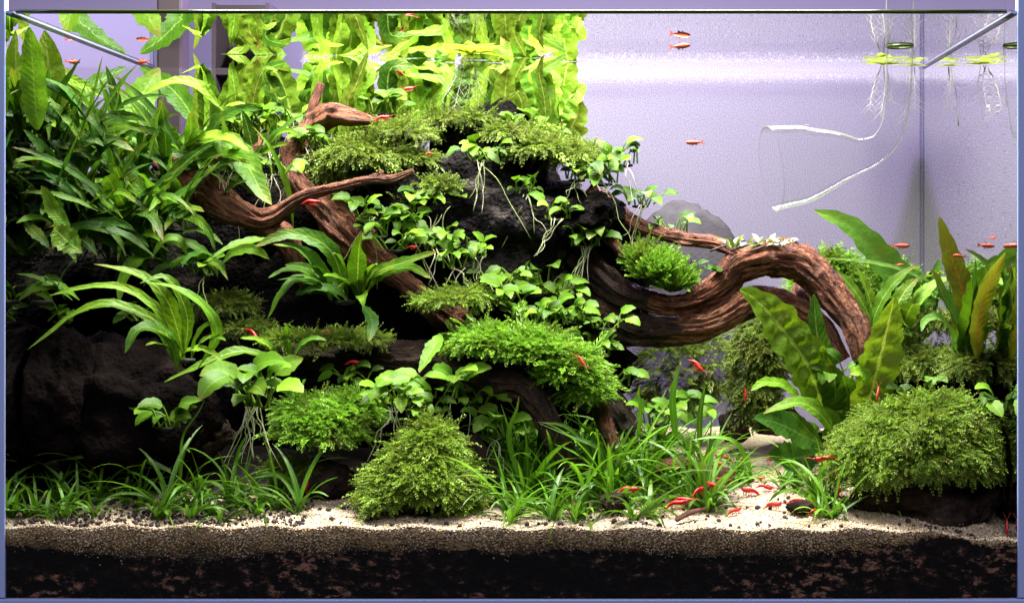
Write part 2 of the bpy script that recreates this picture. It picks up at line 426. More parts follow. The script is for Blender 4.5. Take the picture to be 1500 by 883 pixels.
box('front_pane', (XL - TG, -.006, -.006), (XR + TG, -.0005, ZW + .022), M['pane'], tank)
box('back_pane', (XL - TG, YB, .0005), (XR + TG, YB + .006, ZW + .022), M['pane'], tank)
for xx in (XL - TG, XR + .0003): box('side_pane', (xx, .0062, .0005), (xx + TG - .0003, YB - .0003, ZW + .022), M['pane'], tank)
for xx in (XL - TG, XR + .0003): box('pane_edge', (xx, 0, .0005), (xx + TG - .0003, .006, ZW + .021), M['edge'], tank, bevel=.0007)
box('bottom_pane', (XL - TG, 0, -.006), (XR + TG, YB, 0), M['edge'], tank, bevel=.0008)
# top rim of the back pane, a bright glass edge
box('rim', (XL - TG, YB + .0002, ZW + .0222), (XR + TG, YB + .0058, ZW + .0245), M['edge'], tank)
for xx in (XL + .0003, XR - .0018):
    box('corner_seam', (xx, YB - .0022, .04), (xx + .0015, YB - .0006, ZW + .02), thin_glass('seam', (.80, .82, .90), 1.5, .08), tank)

WV = [(XL, .0, ZW), (XR, .0, ZW), (XR, YB, ZW), (XL, YB, ZW), (XL, .0, .03), (XR, .0, .03), (XR, YB, .03), (XL, YB, .03)]
water = mesh_obj('water', WV, [(0, 1, 2, 3), (0, 3, 7, 4), (1, 5, 6, 2)], M['water'], smooth=False)
kind(tag(water, 'still water surface mirroring the plants from below', 'water'), 'structure')
# the meniscus climbs the glass along the front and the two ends
def menis(pts, r, nm):
    V, F, UV = tube(pts, [r, r], 8, 12); return mesh_obj(nm, V, F, M['menis'], water)
t = NT('meniscus'); M['menis'] = t.surf(t.n('BsdfPrincipled', {'Base Color': (.035, .05, .01, 1), 'Roughness': .12}).outputs[0])
menis([(XL + .006, .0014, ZW - .0004), (XR - .006, .0014, ZW - .0004)], .0013, 'meniscus')
t = NT('meniscus_side'); M['menis'] = t.surf(t.n('BsdfPrincipled', {'Base Color': (.26, .27, .38, 1), 'Roughness': .12}).outputs[0])
menis([(XL + .0014, .006, ZW - .0004), (XL + .0014, YB - .002, ZW - .0004)], .0013, 'meniscus')
menis([(XR - .0014, .006, ZW - .0004), (XR - .0014, YB - .002, ZW - .0004)], .0013, 'meniscus')

def pxfront(X): return X / K + CX
def sand_top(X, y):
    px = X / K + CX
    z = np.interp(px, [0, 400, 760, 1100, 1300, 1390, 1490], [.0425, .0425, .0415, .0412, .041, .038, .0330])
    z = z + .095 * y + .0014 * np.sin(X * 61 + 1) * np.minimum(1, y * 14) + .0011 * np.sin(X * 143 + y * 70)
    return z
def soil_top(X):
    px = X / K + CX
    py = np.interp(px, [0, 60, 130, 350, 400, 560, 760, 900, 1000, 1100, 1250, 1330, 1400, 1490],
                   [796, 800, 815, 818, 812, 806, 808, 806, 812, 818, 805, 797, 786, 801])
    return (877 - py) * K + .0009 * np.sin(X * 210) * np.sin(X * 47) + .0007 * np.sin(X * 520 + 2) + .0005 * np.sin(X * 1370) + .0016 * np.sin(X * 88 + 1) * np.sin(X * 23)
def grid(nx, ny, fn):
    V = np.array([fn(i / nx, j / ny) for j in range(ny + 1) for i in range(nx + 1)])
    F = np.array([(j * (nx + 1) + i, j * (nx + 1) + i + 1, (j + 1) * (nx + 1) + i + 1, (j + 1) * (nx + 1) + i) for j in range(ny) for i in range(nx)])
    return V, F
XA, XB = XL + .0001, XR - .0001
V1, F1 = grid(160, 60, lambda a, b: (XA + a * (XB - XA), .0012 + b * (YB - .002), float(sand_top(XA + a * (XB - XA), .0012 + b * (YB - .002)))))
def front_sand(a, b):
    X = XA + a * (XB - XA); z0 = float(soil_top(X)); z1 = float(sand_top(X, .0012)); return (X, .0012, z0 + (z1 - z0) * b)
V2, F2 = grid(160, 6, front_sand)
sand = mesh_obj('sand', V1, F1, M['sand'], smooth=True)
mesh_obj('sand_face', V2, F2, M['sand_face'], sand)
kind(tag(sand, 'pale cream sand bed sloping up to the back', 'sand'), 'structure')
V1, F1 = grid(160, 10, lambda a, b: (XA + a * (XB - XA), .0008, .0006 + b * (float(soil_top(XA + a * (XB - XA))) - .0006)))
V2, F2 = grid(160, 4, lambda a, b: (XA + a * (XB - XA), .0008 + b * (YB - .002), float(soil_top(XA + a * (XB - XA)))))
soil = mesh_obj('soil', np.vstack([V1, V2]), np.vstack([F1, F2 + len(V1)]), M['soil'], smooth=True)
kind(tag(soil, 'black brown soil layer under the sand, seen through the front glass', 'soil'), 'structure')

n_ = 0
XS = P(735, 0, .15)[0]
def bank(a, b):
    X = XA + a * (XS - XA); y = .075 + b * (YB - .077)
    e = min(1, b * 5) * min(1, (1 - a) * 6)
    return (X, y, float(sand_top(X, y)) - .004 + .016 * e + .004 * mnoise.noise(Vector((X * 60, y * 60, 3))))
V1, F1 = grid(70, 30, bank)
kind(tag(mesh_obj('soil_bank', V1, F1, M['granule']), 'dark soil bank under the left and middle planting', 'soil'), 'structure')
OCT_V = np.array([(1, 0, 0), (-1, 0, 0), (0, 1, 0), (0, -1, 0), (0, 0, 1), (0, 0, -1)], float)
OCT_F = np.array([(0, 2, 4), (2, 1, 4), (1, 3, 4), (3, 0, 4), (2, 0, 5), (1, 2, 5), (3, 1, 5), (0, 3, 5)])
def rand_rot(n):
    q = NPR.normal(size=(n, 4)); q /= np.linalg.norm(q, axis=1)[:, None]; w, x, y, z = q.T
    return np.stack([np.stack([1 - 2 * (y * y + z * z), 2 * (x * y - z * w), 2 * (x * z + y * w)], -1),
                     np.stack([2 * (x * y + z * w), 1 - 2 * (x * x + z * z), 2 * (y * z - x * w)], -1),
                     np.stack([2 * (x * z - y * w), 2 * (y * z + x * w), 1 - 2 * (x * x + y * y)], -1)], 1)
def grains(name, pos, size, mat, label, cat, TV=OCT_V, TF=OCT_F, smooth=False, rnd=None):
    n = len(pos); R = rand_rot(n)
    S = size[:, None] * NPR.uniform(.6, 1.15, (n, 3))
    V = np.einsum('nij,nkj->nki', R, TV[None] * S[:, None, :]) + pos[:, None]
    F = (TF[None] + (np.arange(n) * len(TV))[:, None, None]).reshape(-1, 3)
    rn = NPR.random(n) if rnd is None else rnd
    o = mesh_obj(name, V.reshape(-1, 3), F, mat, attr={'rnd': np.repeat(rn, len(TV))}, smooth=smooth)
    return kind(tag(o, label, cat), 'stuff')
n = 17000
x = NPR.uniform(XA + .001, XB - .001, n); y = .002 + (NPR.random(n) ** 1.7) * .15
grains('sand_grain', np.stack([x, y, sand_top(x, y) + .0001], 1), NPR.uniform(.0004, .0011, n), M['grain'],
       'loose pale sand grains lying over the open sand', 'sand')
n = 11500
x = NPR.uniform(XA + .001, XB - .001, n); u = NPR.random(n) ** .6 - .35 * (NPR.random(n) < .12) * NPR.random(n); z0 = soil_top(x) - .001; z1 = sand_top(x, .001)
grains('sand_grain', np.stack([x, np.full(n, .0010), z0 + (z1 - z0) * u], 1), NPR.uniform(.0004, .00095, n), M['grain'],
       'speckled sand grains pressed against the front glass', 'sand', rnd=NPR.random(n) ** 1.4 * np.clip(.12 + .95 * np.clip(u, 0, 1) ** 1.25 + .22 * np.sin(x * 95) * np.sin(x * 37 + 1), .06, 1))
n = 2300
x = NPR.uniform(P(440, 0, YB)[0], XR - .002, n); zz = ZW - .0050 - .0070 * NPR.random(n) ** 1.2
grains('bubble', np.stack([x, np.full(n, YB - .0004), zz], 1), NPR.uniform(.00015, .00042, n), M['bubble'],
       'speckled band of tiny bubbles clinging along the back waterline', 'bubbles')
n = 700
x = NPR.uniform(XA + .001, XB - .001, n); zb = soil_top(x) - .0005 + .010 * NPR.random(n) ** 2.2
grains('soil_granule', np.stack([x, np.full(n, .0011), zb], 1), NPR.uniform(.0004, .0013, n), M['granule'],
       'dark soil granules mixed into the lower sand at the front glass', 'soil')
import bmesh
def ico(sub):
    bm = bmesh.new(); bmesh.ops.create_icosphere(bm, subdivisions=sub, radius=1)
    V = np.array([v.co[:] for v in bm.verts]); F = np.array([[v.index for v in f.verts] for f in bm.faces]); bm.free(); return V, F
I1V, I1F = ico(1); I2V, I2F = ico(2)
n = 950
x = np.concatenate([NPR.uniform(XA + .003, P(440, 0, 0)[0], 620), NPR.uniform(XA + .003, XB - .01, 330)])
y = .004 + NPR.random(n) ** 1.6 * .09
grains('soil_granule', np.stack([x, y, sand_top(x, y) + .0008], 1), NPR.uniform(.0006, .0021, n) * NPR.choice([.6, .8, 1, 1], n), M['granule'],
       'dark brown soil granules scattered over the sand', 'soil', I2V, I2F, True)

# ------------------------------------------------------------------ rocks
I5V, I5F = ico(5); I4V, I4F = ico(4)
def rock(px, py, y, rx, rz, ry, mat, label, seed, rough=.35, name='lava_rock', hi=True):
    c = P(px, py, y); TV, TF = (I5V, I5F) if hi else (I4V, I4F)
    R = np.array([SZ(rx, y), ry, SZ(rz, y)])
    V = np.empty_like(TV); off = Vector((seed * 7.3, seed * 3.1, seed * 1.7))
    for i, d in enumerate(TV):
        v = Vector(d)
        a = mnoise.fractal(v * 1.4 + off, 1.0, 2.0, 3) * rough
        b = mnoise.noise(v * 7 + off) * .06 + abs(mnoise.noise(v * 14 + off)) * .09 + mnoise.noise(v * 30 + off) * .035
        V[i] = d * (1 + a + b)
    V = V * R + c
    V = clampv(V); V[:, 2] = np.maximum(V[:, 2], sand_top(V[:, 0], V[:, 1]) - .006)
    return tag(mesh_obj(name, V, TF, M[mat]), label, 'rock')
rock(700, 335, .205, 178, 142, .07, 'lava_lit', 'tall porous black rock crowned with moss at the heart of the scape', 1)
rock(560, 540, .215, 300, 190, .06, 'lava', 'broad black rock in deep shade under the long log', 2)
rock(470, 330, .24, 170, 110, .045, 'lava', 'shaded black rock behind the upright forked branch', 3)
rock(195, 610, .085, 118, 110, .045, 'stone', 'rounded dark brown stone below the narrow leaved fern', 4, .28, 'dark_stone')
rock(290, 440, .235, 150, 150, .045, 'lava', 'shaded rock buried behind the dense fern thicket', 5)
rock(80, 575, .055, 62, 95, .03, 'stone', 'dark stone touching the left glass pane', 6, .25, 'dark_stone')
rock(800, 520, .215, 95, 170, .055, 'lava', 'steep black rock under the left end of the driftwood arch', 7)
rock(862, 322, .17, 50, 42, .04, 'lava', 'jutting black rock brow over the left end of driftwood arch', 20, .3)
rock(1362, 722, .062, 105, 75, .04, 'pebble', 'dark brown stone carrying the large moss cushion', 8, .2, 'dark_stone')
rock(885, 400, .20, 62, 110, .04, 'lava', 'narrow black rock wedged behind the left end of driftwood arch', 19, .25)
rock(1375, 600, .15, 95, 78, .045, 'lava', 'dark rock under the red leaved plant', 9, .25)
rock(1005, 405, .282, 80, 105, .012, 'shadow_grey', 'smooth grey mound standing in for a soft shadow on the frosted back', 10, .12, 'shadow_mound', False)  # grey mound built in place of the shadow on the film
for a in ((470, 705, .075, 52, 32, .02, 'dark stone lying right of the left grass, bare topped', 11),
          (300, 640, .10, 40, 28, .02, 'reddish brown stone behind the left grass', 12),
          (1178, 742, .035, 24, 9, .007, 'small flat stone among red shrimp on open sand', 13),
          (1075, 625, .20, 22, 26, .012, 'small black stone at the left of the sand path', 14),
          (1135, 612, .21, 40, 22, .012, 'small black stone at the head of the sand path', 15),
          (900, 734, .03, 22, 13, .008, 'small brown stone half hidden in the grass carpet', 16)):
    rock(*a[:6], 'pebble', a[6], a[7], .3, 'small_stone', False)

# ------------------------------------------------------------------ driftwood
def wood(pts, rad, name, mat, parent, seed, seg=26, n=70, ridge=.20, knots=.12, flat=1.0):
    """pts: (px,py,y); rad in px"""
    C = resample([P(*p) for p in pts], n); T = tangents(C)
    ym = np.mean([p[2] for p in pts])
    R = np.interp(np.linspace(0, 1, n + 1), np.linspace(0, 1, len(rad)), rad) * SZ(1, ym)
    ref = np.array([.13, -.95, .21]); N = norm(ref[None] - (T @ ref)[:, None] * T); B = np.cross(T, N)
    th = np.linspace(0, 2 * np.pi, seg, endpoint=False)
    for i in range(n + 1):
        q = Vector(C[i] * 38 + seed); C[i] += R[i] * .32 * np.array([mnoise.noise(q), 0, mnoise.noise(q + Vector((9, 3, 1)))])
    T = tangents(C)
    L = lengthof(C); V = np.empty((n + 1, seg, 3)); off = seed * 5.7
    for i in range(n + 1):
        s = i / n * L * 40
        for j in range(seg):
            a = th[j] + .35 * math.sin(s * .35 + seed)
            cx, cz = math.cos(a), math.sin(a)
            f = 1 + 1.35 * ridge * (mnoise.noise(Vector((cx * 2.6 + off, cz * 2.6, s * .5))) + .75 * mnoise.noise(Vector((cx * 6 + off, cz * 6, s * .85)))
                  + .35 * mnoise.noise(Vector((cx * 12 + off, cz * 12, s * 2.2))))
            f += knots * mnoise.noise(Vector((cx + off, cz, s * .55)))
            cr = abs(mnoise.noise(Vector((cx * 2.2 + off, cz * 2.2, s * .36 + 4)))); f -= .30 * max(0, 1 - cr / .085)
            cr = abs(mnoise.noise(Vector((cx * 5 + off, cz * 5, s * .7 + 9)))); f -= .11 * max(0, 1 - cr / .10)
            kn = mnoise.noise(Vector((cx * 1.6 + off, cz * 1.6, s * 1.1 + 20))); f += .5 * max(0, kn - .30)
            V[i, j] = C[i] + R[i] * f * (math.cos(th[j]) * N[i] + math.sin(th[j]) * B[i] * flat)
    F = [(i * seg + j, i * seg + (j + 1) % seg, (i + 1) * seg + (j + 1) % seg, (i + 1) * seg + j) for i in range(n) for j in range(seg)]
    F.append(tuple(range(seg))[::-1]); F.append(tuple(n * seg + j for j in range(seg)))
    u = np.abs(np.arange(seg) / seg * 2 - 1)
    UV = np.stack([np.tile(u, n + 1), np.repeat(np.linspace(0, L * 22, n + 1), seg)], 1)
    return mesh_obj(name, clampv(V.reshape(-1, 3)), F, M[mat], parent, UV)

w = empty('driftwood', P(1000, 480, .15), 'thick twisted red brown driftwood arch reaching out to the right', 'driftwood')
wood([(800, 330, .19), (860, 385, .175), (915, 428, .16), (985, 447, .15), (1040, 428, .145), (1085, 392, .14), (1135, 378, .135), (1190, 400, .13), (1235, 445, .125), (1262, 500, .12), (1275, 570, .12)],
     [24, 22, 19, 14, 14, 21, 25, 25, 22, 19, 12], 'upper_strand', 'wood', w, 1, 64, 220, .24)
wood([(790, 400, .19), (860, 442, .172), (925, 475, .16), (985, 484, .151), (1030, 478, .147)], [38, 38, 29, 19, 9], 'lower_strand', 'wood_dark', w, 22, 48, 110, .26)  # left end in dark wood, the shade there put into its colour
wood([(800, 325, .19), (850, 375, .174), (905, 424, .158), (950, 440, .152)], [26, 26, 22, 12], 'upper_strand', 'wood_dark', w, 23, 48, 80, .26)  # dark sleeve round the upper strand, painting in its shaded end
wood([(930, 475, .16), (1000, 482, .15), (1060, 462, .14), (1110, 437, .138), (1160, 448, .136), (1205, 480, .13), (1235, 530, .128)],
     [16, 17, 18, 18, 16, 15, 11], 'lower_strand', 'wood', w, 2, 64, 200, .26)
wood([(830, 470, .19), (880, 480, .175), (950, 492, .165), (1020, 492, .152), (1075, 470, .146), (1120, 455, .144)],
     [30, 26, 17, 11, 9, 5], 'under_strand', 'wood_dark', w, 12, 26, 70, .24)
wood([(860, 285, .18), (905, 318, .175), (945, 336, .165), (1000, 350, .155), (1050, 357, .147), (1085, 372, .142), (1110, 385, .142)],
     [20, 17, 13, 11, 10, 10, 12], 'side_branch', 'wood', w, 3, 40, 130, .24)
wood([(870, 310, .17), (905, 365, .16), (945, 400, .155), (985, 425, .152)], [10, 9, 7, 4], 'side_branch', 'wood', w, 4, 12, 40)
w = empty('driftwood', P(440, 330, .15), 'upright forked brown driftwood rising to the water surface at upper left', 'driftwood')
wood([(470, 122, .165), (462, 148, .162), (455, 178, .158), (436, 205, .15), (425, 235, .145), (440, 268, .14), (475, 305, .135), (530, 358, .13), (600, 420, .135), (660, 470, .14), (700, 520, .15)],
     [5, 8, 15, 18, 21, 28, 22, 15, 18, 24, 22], 'trunk', 'wood', w, 5, 56, 220, .26)
wood([(455, 180, .158), (485, 168, .15), (515, 172, .145), (552, 178, .14)], [18, 16, 12, 5], 'stub', 'wood', w, 6, 18, 40, .3)
w = empty('driftwood', P(330, 300, .12), 'pale brown driftwood with one thin arm pointing right', 'driftwood')
wood([(235, 240, .14), (290, 272, .125), (330, 300, .118), (375, 322, .112), (400, 318, .11), (440, 291, .105), (490, 274, .10), (540, 265, .095), (575, 262, .092), (606, 251, .09)],
     [20, 24, 23, 21, 15, 10, 8, 7, 7, 4], 'arm', 'wood', w, 7, 48, 200, .22)
wood([(375, 318, .115), (405, 340, .12), (430, 375, .13), (445, 420, .14)], [22, 20, 14, 6], 'stub', 'wood', w, 8, 20, 40)
wood([(540, 264, .096), (556, 258, .094), (560, 250, .094)], [6, 6, 3], 'twig', 'wood', w, 18, 8, 10)
wood([(385, 215, .15), (350, 228, .145), (300, 235, .145), (250, 232, .15)], [18, 17, 15, 10], 'side_branch', 'wood', w, 19, 18, 50, .3)
w = empty('driftwood', P(600, 540, .12), 'long dark brown log lying under the moss, bending down at its right end', 'driftwood')
wood([(330, 505, .15), (420, 522, .14), (520, 524, .13), (620, 528, .115), (700, 556, .095), (755, 566, .082), (792, 600, .075), (815, 642, .072), (840, 690, .072)],
     [20, 17, 18, 22, 30, 30, 22, 18, 17], 'trunk', 'wood_dark', w, 9, 48, 180, .2)
w = empty('driftwood', P(895, 620, .09), 'short broken reddish root stub standing in the grass carpet', 'driftwood')
wood([(872, 560, .11), (882, 600, .10), (895, 640, .095), (905, 668, .09)], [14, 13, 11, 8], 'root_stub', 'wood', w, 10, 16, 40, .3)
wood([(885, 580, .115), (905, 605, .11), (930, 635, .105)], [16, 17, 12], 'root_stub', 'wood_dark', w, 11, 16, 40, .3)
w = tag(wood([(690, 640, .07), (712, 690, .065), (725, 745, .06)], [12, 16, 14], 'driftwood', 'wood_dark', None, 13, 16, 40, .3), 'mossy stick leaning just right of the front moss mound', 'driftwood')
w = tag(wood([(955, 690, .085), (1010, 684, .085), (1075, 700, .085)], [11, 14, 9], 'driftwood', 'wood', None, 14, 16, 40, .3), 'small log lying flat inside the grass carpet', 'driftwood')
w = tag(wood([(990, 762, .012), (1012, 750, .016), (1035, 744, .02)], [4, 4, 2], 'driftwood', 'wood', None, 15, 10, 20, .3), 'tiny reddish twig lying on open sand', 'driftwood')
w = tag(wood([(1175, 420, .16), (1180, 450, .15), (1178, 520, .15)], [14, 20, 16], 'driftwood', 'wood', None, 16, 16, 40, .3), 'short upright branch under the arch behind rumpled leaves', 'driftwood')

# ------------------------------------------------------------------ moss
def frond_template(k, ang, blen, droop, bw, sw=.03):
    V, F, tp = [], [], []
    ns = 4
    for i in range(ns + 1):
        t = i / ns; z = droop * t * t
        V += [(-sw * (1 - .6 * t), t, z), (sw * (1 - .6 * t), t, z)]; tp += [t * .6, t * .6]
    for i in range(ns): F += [(2 * i, 2 * i + 1, 2 * i + 3), (2 * i, 2 * i + 3, 2 * i + 2)]
    for i in range(k):
        t = .12 + .88 * i / (k - 1); z = droop * t * t
        L = blen * (1 - .55 * t) * (1 if i < k - 1 else .8)
        for s in (-1, 1):
            a = math.radians(ang) * (1 - .35 * t); dx, dy = s * math.sin(a), math.cos(a)
            nx, ny = -dy * s, dx * s
            b = len(V)
            V += [(0, t, z), (dx * L * .5 + nx * bw, t + dy * L * .5 + ny * bw, z + .04), (dx * L, t + dy * L, z + droop * .25 * L - .02), (dx * L * .5 - nx * bw, t + dy * L * .5 - ny * bw, z + .04)]
            tp += [t * .6, .5 * t + .3, .55 + .45 * t, .5 * t + .3]
            F += [(b, b + 1, b + 2), (b, b + 2, b + 3)]
    return np.array(V, float), np.array(F), np.array(tp)
FR = {'flat': frond_template(6, 50, .30, -.30, .036, .022), 'star': frond_template(7, 40, .40, -.42, .034, .02), 'soft': frond_template(6, 28, .45, .06, .02, .02)}

def moss(name, label, ells, n, size, style, mat, cat='moss', up=.35, front=True, core=True, cut=-.25, droop=0., group=None, parent_loc=None):
    """ells: list of (px,py,y,rx,rz,ry)"""
    E = [(P(a, b, c), np.array([SZ(rx, c), ry, SZ(rz, c)])) for a, b, c, rx, rz, ry in ells]
    wts = np.array([e[1][0] * e[1][2] for e in E]); wts /= wts.sum()
    root = empty(name, E[0][0], label, cat, group)
    pos, nor, rel = [], [], []
    for (c, R), wt in zip(E, wts):
        m = int(n * wt * (5.6 if style == 'flat' else 5.0))
        d = norm(NPR.normal(size=(m * 3, 3))); d = d[(d[:, 2] > cut) & (d[:, 1] < .45)][:m]
        rad = 1 - .22 * NPR.random(len(d)) ** 1.5
        bump = np.array([mnoise.noise(Vector(v * 3) + Vector(c * 60)) + .6 * mnoise.noise(Vector(v * 8) + Vector(c * 60)) for v in d]) * .20
        p = c + d * R * (rad + bump)[:, None]
        keep = np.ones(len(p), bool)
        for c2, R2 in E:
            if c2 is c: continue
            keep &= (((p - c2) / R2) ** 2).sum(1) > .80
        pos.append(p[keep]); nor.append(norm(d[keep] / R)); rel.append(d[keep])
    pos = np.vstack(pos); nor = np.vstack(nor); rel = np.vstack(rel); m = len(pos)
    TV, TF, TT = FR[style]
    jit = NPR.normal(size=(m, 3)) * .35
    out = nor.copy(); out[:, 2] *= .4
    f = norm(out + np.array([0, -.15, up]) + jit + np.array([0, 0, -droop]))
    uvec = norm(nor * .6 + np.array([0, -.25, .8]) + NPR.normal(size=(m, 3)) * .2)
    uvec = norm(uvec - (uvec * f).sum(1)[:, None] * f); s = np.cross(f, uvec)
    S = size[0] + (size[1] - size[0]) * NPR.random(m)
    S = S * np.where(NPR.random(m) < .05, NPR.uniform(1.2, 1.8, m), 1.0) * (.58 if style == 'flat' else .60)
    S = np.array([SZ(1, pos[i][1]) for i in range(m)]) * S
    S = S * np.exp(NPR.normal(size=m) * .28)
    V = pos[:, None] + (NPR.normal(size=(m, len(TV), 3)) * (S * .018)[:, None, None]) + S[:, None, None] * (TV[None, :, :1] * s[:, None] + TV[None, :, 1:2] * f[:, None] + TV[None, :, 2:] * uvec[:, None])
    Fa = (TF[None] + (np.arange(m) * len(TV))[:, None, None]).reshape(-1, 3)
    V = clampv(V.reshape(-1, 3)); V[:, 2] = np.maximum(V[:, 2], sand_top(V[:, 0], V[:, 1]) + .0005)
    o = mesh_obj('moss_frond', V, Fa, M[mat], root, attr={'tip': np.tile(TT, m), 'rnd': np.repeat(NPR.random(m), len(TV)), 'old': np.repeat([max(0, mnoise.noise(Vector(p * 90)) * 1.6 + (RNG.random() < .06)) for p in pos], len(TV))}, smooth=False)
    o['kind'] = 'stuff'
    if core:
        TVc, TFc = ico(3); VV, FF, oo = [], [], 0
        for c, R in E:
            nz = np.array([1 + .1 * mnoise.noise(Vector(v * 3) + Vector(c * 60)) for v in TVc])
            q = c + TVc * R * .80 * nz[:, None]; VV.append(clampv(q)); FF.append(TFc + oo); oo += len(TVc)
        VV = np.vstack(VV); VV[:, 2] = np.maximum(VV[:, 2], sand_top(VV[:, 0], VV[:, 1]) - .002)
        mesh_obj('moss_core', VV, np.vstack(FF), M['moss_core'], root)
    return root

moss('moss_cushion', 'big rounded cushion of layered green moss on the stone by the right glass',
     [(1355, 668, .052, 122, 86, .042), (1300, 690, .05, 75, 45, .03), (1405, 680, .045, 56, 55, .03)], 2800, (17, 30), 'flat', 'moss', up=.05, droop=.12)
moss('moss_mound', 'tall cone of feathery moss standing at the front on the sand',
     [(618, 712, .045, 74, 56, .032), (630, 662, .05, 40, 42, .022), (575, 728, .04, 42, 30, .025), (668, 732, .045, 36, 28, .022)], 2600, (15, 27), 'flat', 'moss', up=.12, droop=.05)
moss('moss_clump', 'fluffy star tipped moss clump left of the front moss mound',
     [(478, 632, .075, 58, 40, .03), (450, 615, .08, 38, 26, .02), (515, 612, .08, 36, 30, .02)], 1100, (16, 27), 'star', 'moss_bright', up=.35)
moss('moss_carpet', 'bright green moss blanket over the bend of the dark log',
     [(718, 508, .095, 50, 24, .028), (775, 515, .09, 52, 27, .028), (830, 545, .09, 44, 34, .026), (860, 575, .088, 24, 32, .02)], 2200, (15, 25), 'star', 'moss_bright', up=.4)
moss('moss_shelf', 'thin moss shelf tied to the brown branch above the bright moss blanket',
     [(662, 440, .11, 50, 9, .02), (690, 432, .115, 28, 8, .018), (635, 444, .11, 24, 6, .016)], 300, (13, 23), 'flat', 'moss', up=.05, cut=-.5)
moss('moss_shelf', 'long flat moss strip lying along the dark horizontal log',
     [(435, 497, .11, 46, 7, .018), (500, 497, .11, 56, 8, .018), (545, 496, .11, 24, 5, .013)], 360, (13, 23), 'flat', 'moss', up=.05, cut=-.5)
moss('moss_shelf', 'olive moss patch beside the narrow leaved fern',
     [(332, 448, .13, 38, 13, .018), (365, 483, .125, 34, 9, .018)], 280, (14, 24), 'flat', 'moss_dim', up=.1, cut=-.4)
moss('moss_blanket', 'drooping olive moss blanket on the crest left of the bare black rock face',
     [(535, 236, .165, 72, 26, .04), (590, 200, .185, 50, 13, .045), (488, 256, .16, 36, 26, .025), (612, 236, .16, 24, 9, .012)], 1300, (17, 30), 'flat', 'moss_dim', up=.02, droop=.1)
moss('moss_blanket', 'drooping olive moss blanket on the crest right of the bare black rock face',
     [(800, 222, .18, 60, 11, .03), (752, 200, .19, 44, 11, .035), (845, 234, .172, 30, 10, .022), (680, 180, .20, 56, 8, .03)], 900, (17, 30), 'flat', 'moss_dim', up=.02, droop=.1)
moss('moss_tuft', 'soft grassy moss tuft growing in the elbow of the driftwood arch',
     [(962, 402, .15, 26, 22, .016), (986, 418, .15, 22, 12, .012), (942, 390, .152, 12, 20, .01)], 900, (15, 30), 'soft', 'moss_bright', up=.7)
moss('moss_hummock', 'bright moss hummock behind the right end of the arch',
     [(1215, 415, .22, 46, 40, .03), (1300, 425, .23, 48, 32, .03)], 900, (16, 28), 'flat', 'moss_bright', up=.1)
moss('moss_shelf', 'flat moss ledge on the dark rock under the red leaved plant',
     [(1360, 535, .12, 70, 20, .025), (1430, 538, .08, 40, 18, .02), (1310, 520, .135, 35, 16, .02), (1365, 475, .14, 40, 12, .02)], 900, (17, 30), 'flat', 'moss_dim', up=.03, cut=-.5)
moss('moss_curtain', 'sparse hanging moss strands in shade under the driftwood arch',
     [(985, 545, .235, 48, 52, .02), (1040, 530, .24, 30, 40, .02)], 300, (18, 36), 'soft', 'moss_dim', up=-.3, core=False, cut=-1)
moss('moss_curtain', 'hanging dark moss left of the big rumpled leaf',
     [(1115, 515, .20, 34, 60, .02), (1105, 575, .20, 28, 40, .02)], 520, (17, 30), 'flat', 'moss_dim', up=-.1, cut=-1)
moss('moss_tuft', 'little moss patch at the foot of the front moss mound near soil',
     [(440, 690, .07, 28, 14, .012), (420, 688, .07, 30, 12, .012)], 160, (14, 22), 'flat', 'moss_dim', up=.1)

# ------------------------------------------------------------------ leaf plants
SEED = [100]
def leafobj(parent, pts, w, mat, prof=prof_fern, name='leaf', pet=None, **kw):
    SEED[0] += 1
    V, F, UV = ribbon(pts, w, prof, seed=SEED[0], **kw)
    if pet is not None:
        a = tube(pet[0], pet[1], 5, 5, False); V, F, UV = join([(V, F, UV), (a[0], a[1], np.full((len(a[0]), 2), (.5, .3)))])
    V[:, 0] += max(0, XL + .003 - V[:, 0].min()) - max(0, V[:, 0].max() - XR + .003)
    V[:, 1] += max(0, .004 - V[:, 1].min()) * .8 - max(0, V[:, 1].max() - YB + .006)
    return mesh_obj(name, clampv(V), F, M[mat], parent, UV)
def px_leaf(parent, pts, w, mat='fern', y=.12, dy=-.03, **kw):
    """leaf along photo points; depth runs from y at the base to y+dy at the tip"""
    n = len(pts); Q = []
    for i, p in enumerate(pts):
        yy = p[2] if len(p) > 2 else y + dy * i / (n - 1)
        Q.append(P(p[0], p[1], yy))
    kw.setdefault('nh', (U(-.25, .25), -.75, .65)); kw.setdefault('n', 16); kw.setdefault('twist', U(-25, 25))
    return leafobj(parent, Q, SZ(w, y), mat, **kw)
def arc(base, az, e0, droop, L, n=7):
    p = np.array(base, float); pts = [p.copy()]
    for i in range(n):
        e = math.radians(e0 - droop * ((i + .5) / n) ** 1.2)
        p = p + L / n * np.array([math.cos(e) * math.cos(az), math.cos(e) * math.sin(az), math.sin(e)]); pts.append(p.copy())
    return pts
def rhizome(parent, base, L=.013, r=.0018):
    b = np.array(base); V, F, UV = tube([b + (-L / 2, .002, -.001), b + (0, 0, -.0015), b + (L / 2, .001, -.001)], [r * .6, r, r * .6], 7, 6)
    mesh_obj('rhizome', V, F, M['rhizome'], parent)
